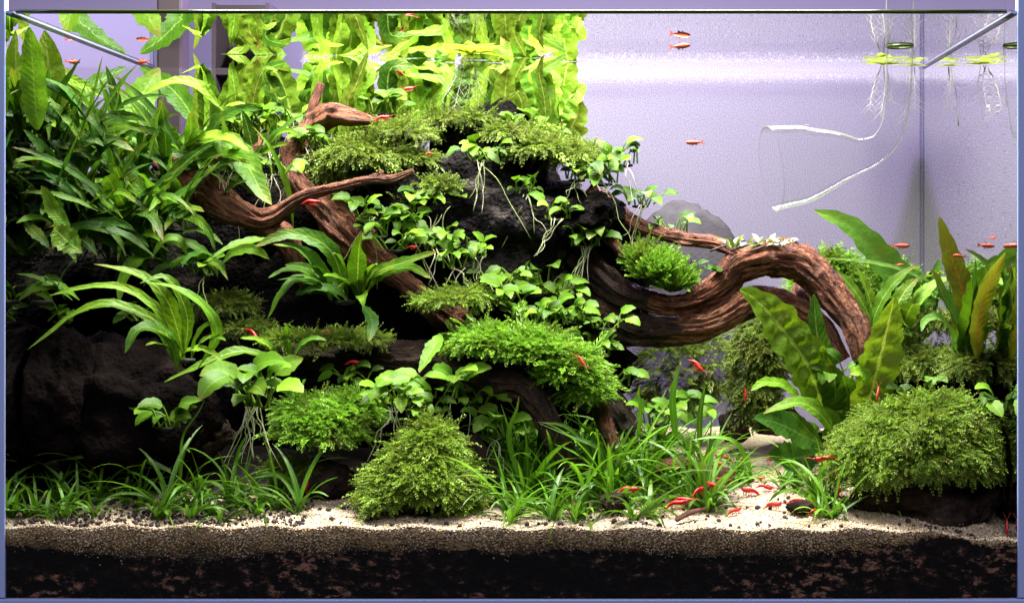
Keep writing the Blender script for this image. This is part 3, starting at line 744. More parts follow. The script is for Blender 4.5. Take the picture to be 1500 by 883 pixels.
def fern(px, py, y, n, L, W, label, mat='fern', name='fern', az=(-160, -20), e=(35, 85), droop=(40, 110), rum=.0, group=None, wave=.16, prof=prof_fern, hero=()):
    b = P(px, py, y); r = empty(name, b, label, 'fern', group); rhizome(r, b)
    for i in range(n):
        a = math.radians(U(*az)); l = SZ(U(*L), y)
        bb = b + np.array([U(-.012, .012), U(-.006, .006), 0])
        tilt = np.array([math.cos(a) * -.35 + U(-.3, .3), -.65, .75])
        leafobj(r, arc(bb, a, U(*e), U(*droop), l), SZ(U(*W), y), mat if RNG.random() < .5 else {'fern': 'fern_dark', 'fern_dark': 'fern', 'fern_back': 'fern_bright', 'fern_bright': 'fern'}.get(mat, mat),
                prof=prof, wave=wave, rum=rum, nh=tilt, twist=U(-35, 35), n=14)
    for h in hero: px_leaf(r, h[0], h[1], h[2] if len(h) > 2 else mat, y, prof=h[3] if len(h) > 3 else prof, wave=wave, rum=rum)
    return r

# --- narrow fern on the left, drawn leaf by leaf
fern(270, 525, .036, 5, (60, 110), (9, 14), 'narrow leaved bright fern arching left over the dark stone', 'fern_bright', az=(-120, -10), hero=[
    ([(272, 535), (262, 490), (245, 440), (220, 412), (185, 396), (137, 387)], 22),
    ([(268, 530), (240, 465), (205, 432), (165, 418), (115, 422), (72, 433)], 14),
    ([(266, 530), (240, 480), (200, 456), (155, 444), (105, 462), (70, 490), (40, 512)], 18),
    ([(262, 545), (248, 500), (222, 480), (200, 484), (183, 517)], 26, 'fern'),
    ([(290, 540), (318, 490), (300, 450), (262, 424), (208, 410)], 18, 'fern'),
    ([(270, 520), (275, 470), (262, 430), (240, 405), (205, 415)], 20)])
fern(405, 525, .075, 3, (50, 80), (10, 15), 'low fern with one long pale leaf over the shaded hollow', 'fern', az=(-120, -10), hero=[
    ([(405, 530), (380, 518), (345, 515), (300, 532), (240, 560)], 20, 'fern_bright'),
    ([(410, 530), (395, 508), (375, 497), (352, 495)], 14, 'fern_bright')])
fern(505, 440, .10, 14, (60, 120), (12, 22), 'mid green fern tuft growing on the forked branch', 'fern', az=(-170, -10), hero=[
    ([(500, 435), (497, 395), (480, 362), (445, 345), (410, 346), (372, 362)], 26),
    ([(490, 430), (470, 395), (440, 365), (400, 358)], 22, 'fern_dark'),
    ([(522, 440), (524, 400), (526, 365), (530, 340)], 30, 'fern'),
    ([(530, 430), (550, 400), (590, 385), (642, 368)], 22, 'fern'),
    ([(535, 430), (560, 403), (600, 392), (632, 408)], 20, 'fern'),
    ([(480, 430), (450, 412), (420, 420), (392, 467)], 20, 'fern'),
    ([(480, 430), (450, 400), (420, 395), (393, 407)], 16, 'fern'),
    ([(400, 350), (370, 352), (340, 360), (310, 378)], 15, 'fern'),
    ([(530, 445), (545, 470), (540, 500)], 20, 'fern_dark')])
f = empty('fern', P(640, 480, .09), 'single toothed fern leaf hanging below the moss shelf', 'fern')
px_leaf(f, [(645, 488), (640, 500), (628, 520), (614, 546)], 24, 'fern', .09)

# --- dense fern thicket, upper left
spots = [(95, 345, .06, 6), (180, 375, .10, 5), (230, 390, .12, 4), (60, 310, .035, 9), (112, 320, .06, 10), (155, 335, .08, 9), (205, 345, .09, 9), (72, 245, .05, 10), (115, 255, .08, 11), (165, 255, .11, 10), (220, 265, .12, 9), (80, 375, .05, 6),
         (255, 335, .11, 7), (175, 215, .15, 8), (115, 200, .10, 10), (235, 225, .16, 8), (285, 250, .15, 7), (62, 195, .04, 10), (200, 300, .13, 9), (135, 385, .09, 6)]
where = ['drooping over the stone by the left glass', 'shaded, over the rounded dark stone', 'shaded, behind the narrow leaved fern', 'low by the left glass', 'low, next to the corner', 'low, beside the long slanting leaf', 'low, left of the pale driftwood', 'against the left glass at mid height', 'in the middle of the thicket',
         'in front of the dark post', 'just left of the pale driftwood end', 'lowest, in deep shade by the left glass', 'hanging under the pale driftwood', 'high, below the dark post',
         'high, in the left corner', 'high, right of the dark post', 'above the pale driftwood', 'high against the left glass', 'deep behind the slanting leaf', 'lowest, over the dark stones']
for (a, b, c, n_), wh in zip(spots, where):
    hi_ = b < 240
    fern(a, b + (14 if hi_ else 0), c, n_ + (3 if hi_ else 6), (50, 110) if hi_ else (80, 200), (10, 24) if hi_ else (11, 27), 'broad leaved fern of the left thicket, ' + wh, 'fern', az=(-195, 15), e=(30, 90), droop=(0, 120), rum=.14, wave=.22)
f = empty('fern', P(110, 230, .17), 'fern with three large single leaves reaching the water surface at left', 'fern')
px_leaf(f, [(125, 235), (135, 195), (160, 150), (192, 100)], 50, 'fern', .16, .04, prof=prof_wide, rum=.12)
px_leaf(f, [(290, 190), (272, 155), (245, 125), (205, 98)], 34, 'fern', .23, .02, prof=prof_fern, rum=.1)
px_leaf(f, [(70, 200), (64, 150), (58, 100), (52, 45)], 44, 'fern_back', .05, -.01, prof=prof_wide, rum=.15)
px_leaf(f, [(60, 150), (85, 118), (110, 124), (142, 142)], 18, 'fern_bright', .06, -.01)
px_leaf(f, [(330, 165), (290, 125), (250, 120), (208, 140)], 18, 'fern_bright', .15, -.02)
px_leaf(f, [(42, 190), (38, 140), (35, 90), (30, 40)], 36, 'fern', .02, -.008, prof=prof_wide, rum=.12)
f = empty('fern', P(200, 400, .07), 'fern with a long slanting leaf and curled yellow leaf in the shade', 'fern')
px_leaf(f, [(213, 398), (200, 350), (170, 305), (125, 275)], 34, 'fern', .095, -.02, rum=.12)
px_leaf(f, [(120, 370), (100, 355), (80, 335), (78, 330)], 40, 'fern_bright', .02, -.01)
px_leaf(f, [(105, 340), (80, 310), (68, 285), (60, 272)], 24, 'fern', .02, -.01)
px_leaf(f, [(35, 322), (45, 335), (60, 350), (72, 364)], 20, 'fern', .02, -.01)
px_leaf(f, [(275, 375), (262, 350), (240, 352), (222, 378)], 14, 'fern', .085, -.01)
px_leaf(f, [(255, 335), (225, 300), (190, 262), (150, 245)], 26, 'fern', .10, -.02)
# arching leaves over the pale driftwood
f = empty('fern', P(280, 215, .13), 'fern with long leaves arching right over the pale driftwood', 'fern')
for pts, w_, m_ in (([(270, 215), (300, 200), (335, 203), (365, 222)], 22, 'fern_bright'), ([(275, 225), (320, 205), (360, 240), (382, 280), (398, 300)], 42, 'fern'),
                    ([(258, 245), (300, 226), (345, 228), (375, 250)], 22, 'fern'), ([(275, 292), (320, 285), (345, 270), (362, 265)], 16, 'fern'),
                    ([(262, 300), (256, 265), (252, 240), (250, 225)], 28, 'fern'), ([(430, 340), (425, 290), (412, 250), (395, 215), (370, 185)], 9, 'fern')):
    px_leaf(f, pts, w_, m_, .125, -.03)

# --- back row of wide yellow green leaves up to the surface
backs = [('left of the forked branch', (345, 215, .22), [([(310, 215), (325, 160), (348, 112), (352, 80)], 26), ([(385, 215), (384, 160), (380, 110), (378, 70)], 36), ([(340, 200), (360, 150), (366, 110), (372, 80)], 30), ([(430, 205), (425, 160), (410, 115), (398, 75)], 42)]),
         ('right behind the forked branch', (495, 215, .24), [([(508, 220), (512, 165), (515, 120), (514, 70)], 54), ([(480, 205), (484, 160), (498, 118), (504, 80)], 34), ([(545, 200), (540, 160), (528, 125), (520, 85)], 30), ([(455, 205), (450, 160), (452, 120), (460, 80)], 40)]),
         ('over the left end of the mossy crest', (590, 195, .25), [([(562, 195), (570, 150), (575, 118), (578, 75)], 40), ([(600, 190), (606, 145), (610, 115), (611, 75)], 54), ([(640, 185), (630, 140), (624, 112), (620, 75)], 30)]),
         ('behind the floating rosette', (690, 190, .26), [([(655, 190), (656, 145), (652, 115), (650, 75)], 44), ([(690, 190), (694, 145), (690, 115), (688, 75)], 56), ([(735, 200), (738, 155), (740, 120), (738, 75)], 46)]),
         ('at the right end of the mossy crest, widest', (800, 215, .255), [([(768, 205), (766, 160), (764, 125), (765, 75)], 24), ([(790, 215), (785, 170), (782, 130), (776, 75)], 46), ([(800, 222), (806, 185), (826, 152), (858, 124)], 46), ([(780, 212), (788, 185), (806, 150), (812, 118)], 40), ([(795, 225), (815, 205), (838, 196), (862, 190)], 26), ([(806, 220), (806, 180), (822, 145), (838, 106)], 36), ([(815, 222), (835, 190), (846, 165), (840, 140)], 30)])]
for wh, (a, b, c), lv in backs:
    f = empty('fern', P(a, b, c), 'rumpled yellow fern leaves touching the surface, ' + wh, 'fern'); rhizome(f, P(a, b, c))
    for pts, w_ in lv:
        if pts[-1][1] < 110: t0 = pts[-1][0]; pts = pts[:-1] + [(t0 + U(-10, 10), 92), (t0 + U(-30, 30), U(66, 86))]
        px_leaf(f, pts, w_ * (1.15 if 'widest' in wh else .92), ('fern_back', 'fern_back', 'fern_bright', 'fern')[RNG.randrange(4)], c + U(-.015, .015), U(-.012, .004), prof=prof_wide, rum=.16, rf=9, wave=.2, fold=.15, n=30, m=6, nh=(U(-.35, .35), -.9, .25), twist=U(-20, 20))
    for k_ in range(9):
        xx = min(a + U(-60, 60), 800); px_leaf(f, [(xx, b + 5), (xx + U(-8, 8), 150), (xx + U(-20, 20), U(95, 125)), (xx + U(-45, 45), U(72, 110))], U(14, 34), ('fern_back', 'fern', 'fern_bright')[k_ % 3], c + U(-.05, .02), -.01, prof=prof_wide, rum=.15, rf=6, n=16)

# --- broad ferns at the right
f = empty('fern', P(1200, 610, .10), 'fern with big blistered bright leaves in front of the arch foot', 'fern'); rhizome(f, P(1200, 630, .10))
px_leaf(f, [(1212, 620), (1198, 575), (1180, 530), (1140, 475), (1108, 440), (1084, 424)], 66, 'fern_bright', .10, -.035, prof=prof_wide, rum=.28, rf=8, n=30, m=8, nh=(.1, -.85, .5), twist=5)
px_leaf(f, [(1262, 640), (1275, 580), (1290, 520), (1302, 470), (1310, 436)], 60, 'fern_back', .085, -.02, prof=prof_wide, rum=.2, rf=7, n=26, m=8, nh=(.2, -.95, .2), twist=0)
px_leaf(f, [(1215, 600), (1208, 540), (1197, 490), (1192, 430)], 36, 'fern', .11, -.0, rum=.12, nh=(0, -.95, .2))
px_leaf(f, [(1270, 565), (1265, 550), (1256, 545), (1245, 548)], 26, 'fern_bright', .075, -.01)
px_leaf(f, [(1222, 640), (1205, 610), (1175, 590), (1145, 595), (1118, 606)], 26, 'fern_bright', .075, -.02, rum=.1)
px_leaf(f, [(1205, 650), (1185, 632), (1168, 612), (1160, 606)], 20, 'fern', .065, -.01)
px_leaf(f, [(1215, 655), (1180, 640), (1140, 620), (1105, 612)], 52, 'fern_dark', .10, -.02, prof=prof_wide, rum=.15)
px_leaf(f, [(1205, 660), (1180, 668), (1150, 672), (1125, 665)], 50, 'fern_dark', .10, -.02, prof=prof_wide)
for pts, w_, m_ in (([(1225, 630), (1225, 590), (1222, 555), (1215, 535)], 40, 'fern'), ([(1238, 640), (1245, 600), (1240, 570), (1235, 550)], 46, 'fern'), ([(1175, 590), (1150, 565), (1120, 560), (1100, 572)], 18, 'fern_bright'),
                    ([(1190, 560), (1200, 545), (1207, 520), (1208, 505)], 26, 'fern_bright'), ([(1250, 655), (1225, 640), (1212, 612), (1200, 600)], 38, 'fern'), ([(1230, 645), (1262, 610), (1275, 590), (1280, 570)], 30, 'fern')):
    px_leaf(f, pts, w_, m_, .10, -.02, prof=prof_wide, rum=.2, rf=6)
f = empty('crypt', P(1415, 520, .085), 'tall plant with red brown and green lance leaves by the right glass', 'plant')
px_leaf(f, [(1408, 525), (1407, 480), (1412, 435), (1395, 380), (1376, 318)], 32, 'crypt', .085, -.01, prof=prof_wide, wave=.16, nh=(.1, -1, .1), n=24, m=6)
px_leaf(f, [(1438, 525), (1440, 480), (1448, 440), (1462, 405), (1480, 370)], 24, 'crypt', .06, -.045, prof=prof_wide, wave=.2, nh=(-.2, -.95, .2), n=20)
for pts, w_ in (([(1420, 530), (1425, 480), (1440, 420), (1462, 385)], 50), ([(1430, 530), (1440, 490), (1450, 450), (1470, 415)], 40), ([(1400, 525), (1395, 490), (1375, 465), (1355, 470), (1350, 485)], 20), ([(1415, 530), (1405, 480), (1385, 440), (1365, 395)], 40),
                ([(1450, 530), (1470, 490), (1490, 470)], 26), ([(1430, 525), (1450, 495), (1475, 482), (1490, 480)], 18), ([(1415, 520), (1420, 470), (1425, 430), (1428, 380)], 30), ([(1440, 520), (1460, 470), (1475, 440), (1485, 390)], 26), ([(1420, 480), (1432, 430), (1450, 390), (1420, 365)], 24)):
    px_leaf(f, pts, w_ * .78, 'crypt_green' if RNG.random() < .6 else 'fern_bright', .085, -.05, prof=prof_wide, wave=.14, n=18)
f = empty('crypt', P(1340, 500, .22), 'plant with one very long green leaf leaning left before the frosted back', 'plant')
px_leaf(f, [(1352, 500), (1345, 455), (1320, 410), (1285, 370), (1245, 330), (1192, 308)], 44, 'crypt_green', .21, -.03, prof=prof_fern, n=26, m=6, nh=(-.3, -.85, .4))
px_leaf(f, [(1360, 500), (1362, 460), (1345, 415), (1312, 375)], 58, 'crypt_green', .225, -.02, prof=prof_wide, n=20)
px_leaf(f, [(1425, 430), (1370, 400), (1310, 384), (1240, 378)], 9, 'crypt_green', .18, -.03)
for pts, w_ in (([(1345, 500), (1352, 460), (1368, 415), (1378, 380)], 26), ([(1335, 500), (1328, 460), (1340, 440), (1352, 430)], 26), ([(1360, 500), (1375, 450), (1385, 410), (1395, 395)], 32), ([(1370, 500), (1385, 460), (1362, 440), (1350, 440)], 30), ([(1275, 480), (1285, 440), (1290, 410), (1312, 388)], 22), ([(1280, 470), (1265, 430), (1262, 400), (1268, 385)], 34), ([(1300, 480), (1305, 450), (1310, 430), (1330, 412)], 26)):
    px_leaf(f, pts, w_, 'crypt_green' if RNG.random() < .5 else 'fern_bright', .22, -.01, prof=prof_wide, n=14)

# --- anubias
def anubias(px, py, y, n, size, label, roots=0, rl=(50, 110), az=(-200, 20), new=.14, e=(35, 80), group=None, spread=.010):
    n = int(n * 1.5); size = size * .78; roots = roots + (1 if roots else 0)
    b = P(px, py, y); r = empty('anubias', b, label, 'anubias', group); rhizome(r, b, .011, .0014)
    for i in range(n):
        a = math.radians(az[0] + (az[1] - az[0]) * ((i + U(.1, .9)) / n)); e0 = U(*e); s = SZ(size * U(.6, 1.2), y)
        bb = b + np.array([U(-spread, spread), U(-.004, .004), 0])
        pet = arc(bb, a, e0 + 8, 18, s * U(.6, 1.15), 4); tipp = pet[-1]
        bl = arc(tipp, a + U(-.4, .4), e0 - U(20, 60), U(25, 75), s, 5)
        out = np.array([math.cos(a), math.sin(a), 0])
        leafobj(r, bl, s * U(.52, .66), 'anubias_new' if RNG.random() < new else 'anubias', prof_oval, n=9, m=4, fold=.18, wave=.05, wf=1.5,
                nh=out * .25 + np.array([U(-.2, .2), -.62, .70]), twist=U(-25, 25), pet=(pet, [.0007, .0005]))
    for i in range(roots):
        l = SZ(U(*rl) * U(.5, 1.1), y); dx = U(-.8, .8)
        kp = [b + (U(-.006, .006), -.002, 0)] + [b + (dx * l * q_ * .75 + U(-.0022, .0022), -.006 - .003 * q_ + U(-.002, .002), -l * q_ + U(-.002, .002)) for q_ in (.25, .5, .75, 1)]
        V, F, UV = tube(kp, [.00036, .0003, .0002], 4, 10)
        V = clampv(V); V[:, 2] = np.maximum(V[:, 2], sand_top(V[:, 0], V[:, 1]))
        mesh_obj('root', V, F, M['root' if RNG.random() < .6 else 'root_green'], r)
    return r
anubias(372, 595, .05, 11, 70, 'largest round leaved anubias with a beard of roots hanging toward the grass', 12, (60, 130), new=.25)
anubias(578, 595, .06, 10, 46, 'anubias with long pale roots above the front moss mound, left one of the group', 4, (50, 110), new=.3)
anubias(625, 612, .065, 9, 30, 'small leaved anubias crown right over the top of the front moss mound', 2, (40, 90), new=.3)
anubias(655, 582, .07, 6, 54, 'anubias with two upright bright new leaves over the log shade', 2, (40, 80), new=.5)
anubias(728, 640, .07, 9, 48, 'anubias standing right of the front moss mound before black shade', 3, (30, 90))
anubias(240, 625, .045, 8, 44, 'dim anubias in front of the rounded dark stone', 0)
anubias(555, 345, .125, 9, 38, 'anubias left in the cluster below the thin driftwood arm', 0)
anubias(600, 335, .13, 11, 40, 'anubias centre of the cluster below the thin driftwood arm', 1)
anubias(645, 365, .125, 10, 36, 'anubias right in the cluster beside the bare rock face', 2)
anubias(672, 392, .115, 7, 36, 'anubias hanging just above the thin moss shelf', 2)
anubias(745, 445, .115, 9, 40, 'anubias left in the group above the bright moss blanket', 0)
anubias(785, 430, .14, 10, 42, 'anubias with one dark upright leaf at the foot of the rock face', 0)
anubias(810, 475, .11, 10, 38, 'anubias centre in the group above the bright moss blanket', 0)
anubias(845, 470, .115, 9, 34, 'anubias right in the group above the bright moss blanket', 0)
anubias(872, 520, .11, 8, 32, 'small anubias at the right shoulder of the bright moss blanket', 0)
anubias(905, 565, .11, 8, 34, 'small anubias hanging below the arch, right of the bright moss', 0)
anubias(708, 235, .14, 11, 34, 'anubias with long white roots hanging down the black rock face', 5, (70, 150))
anubias(885, 268, .15, 11, 38, 'anubias on the right brow of the tall rock before the frosted back', 4, (50, 130))
anubias(858, 360, .14, 9, 38, 'anubias with stiff roots on the rock left of the moss tuft', 7, (60, 130))
anubias(938, 300, .165, 8, 30, 'small anubias at the base of the side branch', 3, (50, 110))
anubias(985, 340, .17, 6, 30, 'small bright anubias behind the side branch', 2, (60, 110), new=.6)
anubias(1000, 400, .17, 3, 24, 'tiny anubias under the side branch', 0)
anubias(965, 620, .10, 10, 38, 'anubias rising from the grass carpet below the arch', 0)
anubias(1010, 610, .11, 8, 34, 'anubias at the back of the grass carpet by the sand path', 0)
anubias(1350, 582, .075, 7, 38, 'anubias with a round upright leaf above the moss cushion', 0)
anubias(1225, 560, .09, 5, 44, 'dark anubias between the two blistered fern leaves', 0, new=0)
anubias(1410, 605, .055, 8, 40, 'anubias spreading over the right side of the moss cushion', 0, e=(15, 50))
anubias(1450, 605, .04, 6, 40, 'anubias touching the right glass pane', 0)
anubias(340, 205, .16, 9, 36, 'anubias at the upper left between driftwood and arching leaves', 4, (40, 90))
anubias(380, 190, .16, 11, 36, 'large anubias clump left of the forked branch', 6, (50, 110))
anubias(425, 180, .17, 10, 36, 'anubias leaning on the forked branch near the surface', 4, (50, 110), new=.35)
anubias(300, 215, .17, 8, 32, 'anubias peeking over the arching leaves', 2, (40, 80))
anubias(560, 165, .19, 8, 34, 'anubias on the crest near two red shrimp', 0)
anubias(85, 205, .06, 10, 34, 'anubias in the upper left corner by the glass', 0)
anubias(740, 205, .18, 7, 34, 'anubias on the crest right of the floating rosette', 0)
anubias(790, 200, .2, 7, 36, 'anubias before the widest yellow green leaves', 0)
for a in ((540, 318, .125, 8, 34, 'anubias under the tip of the thin driftwood arm', 1), (622, 310, .14, 9, 36, 'anubias high on the rock side of the arm cluster', 1), (580, 365, .115, 8, 34, 'anubias low in the arm cluster, over the fern tuft', 0),
          (700, 375, .125, 6, 32, 'anubias at the lower edge of the bare rock face', 3), (765, 470, .105, 8, 36, 'anubias sprouting straight out of the bright moss blanket', 0), (830, 440, .13, 8, 34, 'anubias between the group and the arch', 0),
          (735, 415, .13, 7, 34, 'anubias nearest the moss shelf', 0), (890, 480, .115, 7, 30, 'anubias tucked under the left end of the arch', 0), (600, 590, .075, 8, 34, 'anubias between pale rooted one and new leaved one', 1), (915, 240, .16, 7, 34, 'anubias leaf tuft standing free before the frosted film', 1), (845, 262, .155, 9, 34, 'anubias under the right moss blanket', 3)):
    anubias(*a)
for a in ((650, 300, .14, 6, 30, 'small anubias stuck on the left of the bare rock face', 2), (770, 285, .145, 6, 28, 'small anubias in the middle of the bare rock face', 3), (815, 320, .14, 7, 32, 'anubias in the shade right of the bare rock face', 3),
          (330, 250, .12, 8, 34, 'anubias resting on the pale driftwood', 3), (455, 215, .145, 7, 30, 'anubias in the fork of the upright branch', 3), (400, 255, .125, 7, 30, 'anubias between pale driftwood and upright branch', 4),
          (300, 400, .10, 8, 34, 'dim anubias in the hollow under the pale driftwood', 1), (215, 470, .09, 7, 30, 'dim anubias at the root of the narrow leaved fern', 0), (90, 470, .045, 6, 32, 'dim anubias on the stone touching the left glass', 0), (520, 560, .10, 7, 32, 'dim anubias in the shade under the long log', 1),
          (690, 590, .085, 7, 34, 'anubias under the bend of the long log', 1), (1310, 500, .12, 7, 32, 'anubias on the moss ledge behind the upright leaf', 0)):
    anubias(*a)
fern(360, 250, .14, 10, (60, 130), (11, 22), 'fern filling the gap between pale driftwood and upright branch', 'fern', az=(-190, 10), e=(30, 90), droop=(10, 120))
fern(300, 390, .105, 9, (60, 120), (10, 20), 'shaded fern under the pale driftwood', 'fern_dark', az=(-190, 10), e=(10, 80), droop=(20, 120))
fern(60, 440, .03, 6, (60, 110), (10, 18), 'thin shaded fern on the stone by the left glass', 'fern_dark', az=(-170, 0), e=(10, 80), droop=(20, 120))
fern(1300, 480, .13, 9, (60, 120), (16, 28), 'crinkled fern between upright leaf and red leaved plant', 'fern_bright', az=(-190, 10), e=(40, 90), droop=(10, 80), rum=.2, prof=prof_wide)
moss('moss_patch', 'thin moss smear on the bare black rock face', [(640, 275, .148, 30, 14, .01), (600, 300, .15, 22, 10, .01)], 200, (14, 24), 'flat', 'moss_dim', up=.05, core=False, cut=-.6)
# little silver plant on the arch
r_ = empty('bucephalandra', P(1105, 368, .135), 'tiny creeping plant with silver white leaves on top of the arch', 'plant')
for i in range(44):
    xx = 1062 + 100 * RNG.random(); b_ = P(xx, 362 - (xx - 1062) * .06 + U(-4, 5), .118 + U(-.006, .012)); a = U(0, 6.28)
    leafobj(r_, arc(b_, a, U(20, 70), U(20, 70), SZ(U(14, 24), .13), 4), SZ(U(6, 9), .13), 'silver' if RNG.random() < .55 else 'crypt' if RNG.random() < .4 else 'anubias', prof_oval, n=6, m=2, nh=(U(-.4, .4), -.4, .8))
for dx in (-30, 0, 30): V, F, UV = tube([P(1070 + dx, 368, .122), P(1098 + dx, 358, .118), P(1122 + dx, 352, .118)], [.0009, .0007, .0005], 5, 6); mesh_obj('stem', V, F, M['wood_dark'], r_)
r_ = empty('bucephalandra', P(1050, 400, .14), 'tiny dark leaved plant on the inner bend of the arch', 'plant')
for i in range(8): leafobj(r_, arc(P(1055 + U(-5, 5), 398, .132), U(2, 5), U(20, 70), 40, SZ(U(16, 22), .13), 4), SZ(9, .13), 'silver' if i == 0 else 'fern_dark', prof_oval, n=6, m=2)

# --- grass-like plants
def grass_proto(n, L, Wd, seed):
    r = bpy.data.objects.new('grass_plant', None); r.empty_display_size = .01; COL.objects.link(r)
    RNG.seed(seed)
    for i in range(n):
        a = U(0, 6.28); l = SZ(U(*L), .05)
        bb = np.array([U(-.0015, .0015), U(-.0015, .0015), -.001])
        V, F, UV = ribbon(arc(bb, a, U(38, 90), U(15, 140), l), SZ(U(*Wd), .05), prof_blade, n=9, m=2, fold=.35, wave=0, nh=np.array([math.cos(a) * -.8, math.sin(a) * -.8 - .25, .5]), twist=U(-40, 40), seed=seed * 50 + i)
        mesh_obj('blade', V, F, M['grass'], r, UV)
    return r
protos_s = [grass_proto(10, (40, 88), (4.5, 7), 21 + i) for i in range(4)]
protos_l = [grass_proto(11, (60, 150), (4.5, 8), 31 + i) for i in range(5)]
used = set()
def put_grass(proto, px, y, label, group, s=1.0, rz=None):
    X = P(px, 0, y)[0]; z = float(sand_top(np.array(X), y))
    o = proto if id(proto) not in used else copy_tree(proto); used.add(id(proto))
    o.location = (X, y, z); o.rotation_euler = (0, 0, U(0, 6.28) if rz is None else rz); o.scale = (s, s, s)
    tag(o, label, 'grass', group); return o
RNG.seed(77)
for i in range(34):
    y_ = U(.014, .085); put_grass(protos_s[i % 4] if y_ < .03 else protos_l[i % 5] if i % 3 < 2 else protos_s[(i + 1) % 4], 22 + 415 * (i + U(0, 1)) / 34, y_,
        'grass-like plant in the sand strip, by the left glass' if i < 8 else 'grass-like plant in the sand strip below the rounded dark stone' if i < 22 else 'grass-like plant in the sand strip below the hanging anubias roots',
        'left glass grass' if i < 8 else 'dark stone grass' if i < 22 else 'anubias root grass', U(.8, 1.15))
for i in range(92):
    y_ = U(.012, .15); px_ = U(742, 1060 - y_ * 200)
    if px_ < 800: lb, gp = 'grass-like plant of the carpet close beside the front moss mound', 'grass beside the moss mound'
    elif y_ < .04 and px_ < 930: lb, gp = 'short grass-like plant on the sand edge before the small brown stone', 'grass before the brown stone'
    elif y_ < .04: lb, gp = 'short grass-like plant on the sand edge near the tiny reddish twig', 'grass near the reddish twig'
    elif px_ < 920: lb, gp = 'arching grass-like plant around the broken root stub', 'grass around the root stub'
    elif y_ > .095: lb, gp = 'tall grass-like plant below the carpet anubias, under the arch', 'grass below the arch'
    else: lb, gp = 'arching grass-like plant around the small log in the carpet', 'grass around the small log'
    put_grass(protos_l[i % 5] if y_ > .03 else protos_s[i % 4], px_, y_, lb, gp, U(.85, 1.3))
for i in range(12):
    put_grass(protos_l[i % 5] if i % 3 else protos_s[i % 4], U(1165, 1290), U(.02, .10), 'grass-like plant in the tuft left of the moss cushion', 'grass plants of the right tuft', U(.75, 1.0))
for i in range(8):
    put_grass(protos_s[i % 4], U(1070, 1170), U(.07, .16), 'small grass-like plant beside the sand path', 'grass plants along the sand path', U(.7, 1))
SEED[0] += 5
g = empty('grass_plant', P(870, 690, .07), 'long bladed grass plant with upright blades before the root stub', 'grass', None)
for pts, w_ in (([(760, 700), (745, 640), (757, 600), (760, 580)], 9), ([(885, 700), (880, 660), (840, 640), (790, 620)], 9), ([(870, 720), (860, 660), (830, 625), (788, 618)], 9), ([(990, 640), (985, 590), (990, 555), (996, 530)], 11), ([(1025, 650), (1025, 610), (1030, 580), (1034, 558)], 9), ([(935, 640), (938, 600), (935, 575), (938, 562)], 7), ([(1100, 690), (1080, 650), (1050, 640), (1010, 645)], 8)):
    px_leaf(g, pts, w_, 'grass', .06, -.01, prof=prof_blade, m=2, n=12, wave=0)
g = empty('grass_plant', P(180, 700, .06), 'long bladed grass plant arching in front of the rounded dark stone', 'grass', None)
for pts, w_ in (([(130, 700), (160, 640), (195, 600), (240, 610)], 8), ([(250, 690), (190, 665), (130, 668), (72, 676)], 10), ([(440, 735), (425, 705), (400, 695), (372, 700)], 10), ([(340, 735), (350, 660), (375, 620), (380, 590)], 6), ([(265, 700), (268, 640), (290, 605), (300, 585)], 5)):
    px_leaf(g, pts, w_, 'grass', .055, -.01, prof=prof_blade, m=2, n=12, wave=0)

# --- floating plants with feather roots
def feather(parent, a, b, n, hl, mat='root_pale'):
    a = np.array(a); b = np.array(b); parts = [tube([a, (a + b) / 2 + (U(-.002, .002), 0, 0), b], [.0003, .00025, .00015], 4, 6)]
    for i in range(n):
        t_ = (i + 1) / (n + 1); p = a + (b - a) * t_; s = 1 if i % 2 else -1
        q = p + np.array([s * hl * U(.5, 1), U(-.4, .4) * hl, -hl * U(.4, 1.0)])
        parts.append(tube([p, q], [.00015, .00009], 3, 2))
    V, F, UV = join(parts); mesh_obj('root', clampv(V), F, M[mat], parent)
def floater(px, y, n, L, W, label, roots, mat='floater'):
    X = P(px, 0, y)[0]; b = np.array([X, y, ZW - .003]); r = empty('floating_plant', b, label, 'floating plant')
    for i in range(n):
        a = 6.28 * i / n + U(-.2, .2)
        leafobj(r, arc(b, a, U(0, 10), U(-5, 14), SZ(U(*L), y), 4), SZ(U(*W), y), mat, prof_oval, n=8, m=4, nh=(0, -.1, 1), wave=.05)
    for dx, ln, k_ in roots: feather(r, b + (dx * .2, 0, -.001), b + (dx, U(-.004, .004), -ln), k_, .009)
    return r
floater(690, .18, 9, (45, 75), (14, 20), 'floating rosette with pale roots hanging onto the mossy crest', [(-.022, .036, 14), (-.012, .042, 16), (-.004, .038, 14), (.003, .04, 14), (.008, .03, 10), (-.017, .03, 10)])
floater(1296, .25, 9, (26, 50), (14, 18), 'small yellow floating plant left of the glass pipe', [(-.004, .040, 18), (-.012, .036, 16), (.006, .03, 12)])
floater(1340, .26, 6, (18, 30), (10, 14), 'small yellow floating plant touching the glass pipe', [(0, .035, 16), (-.008, .045, 14)])

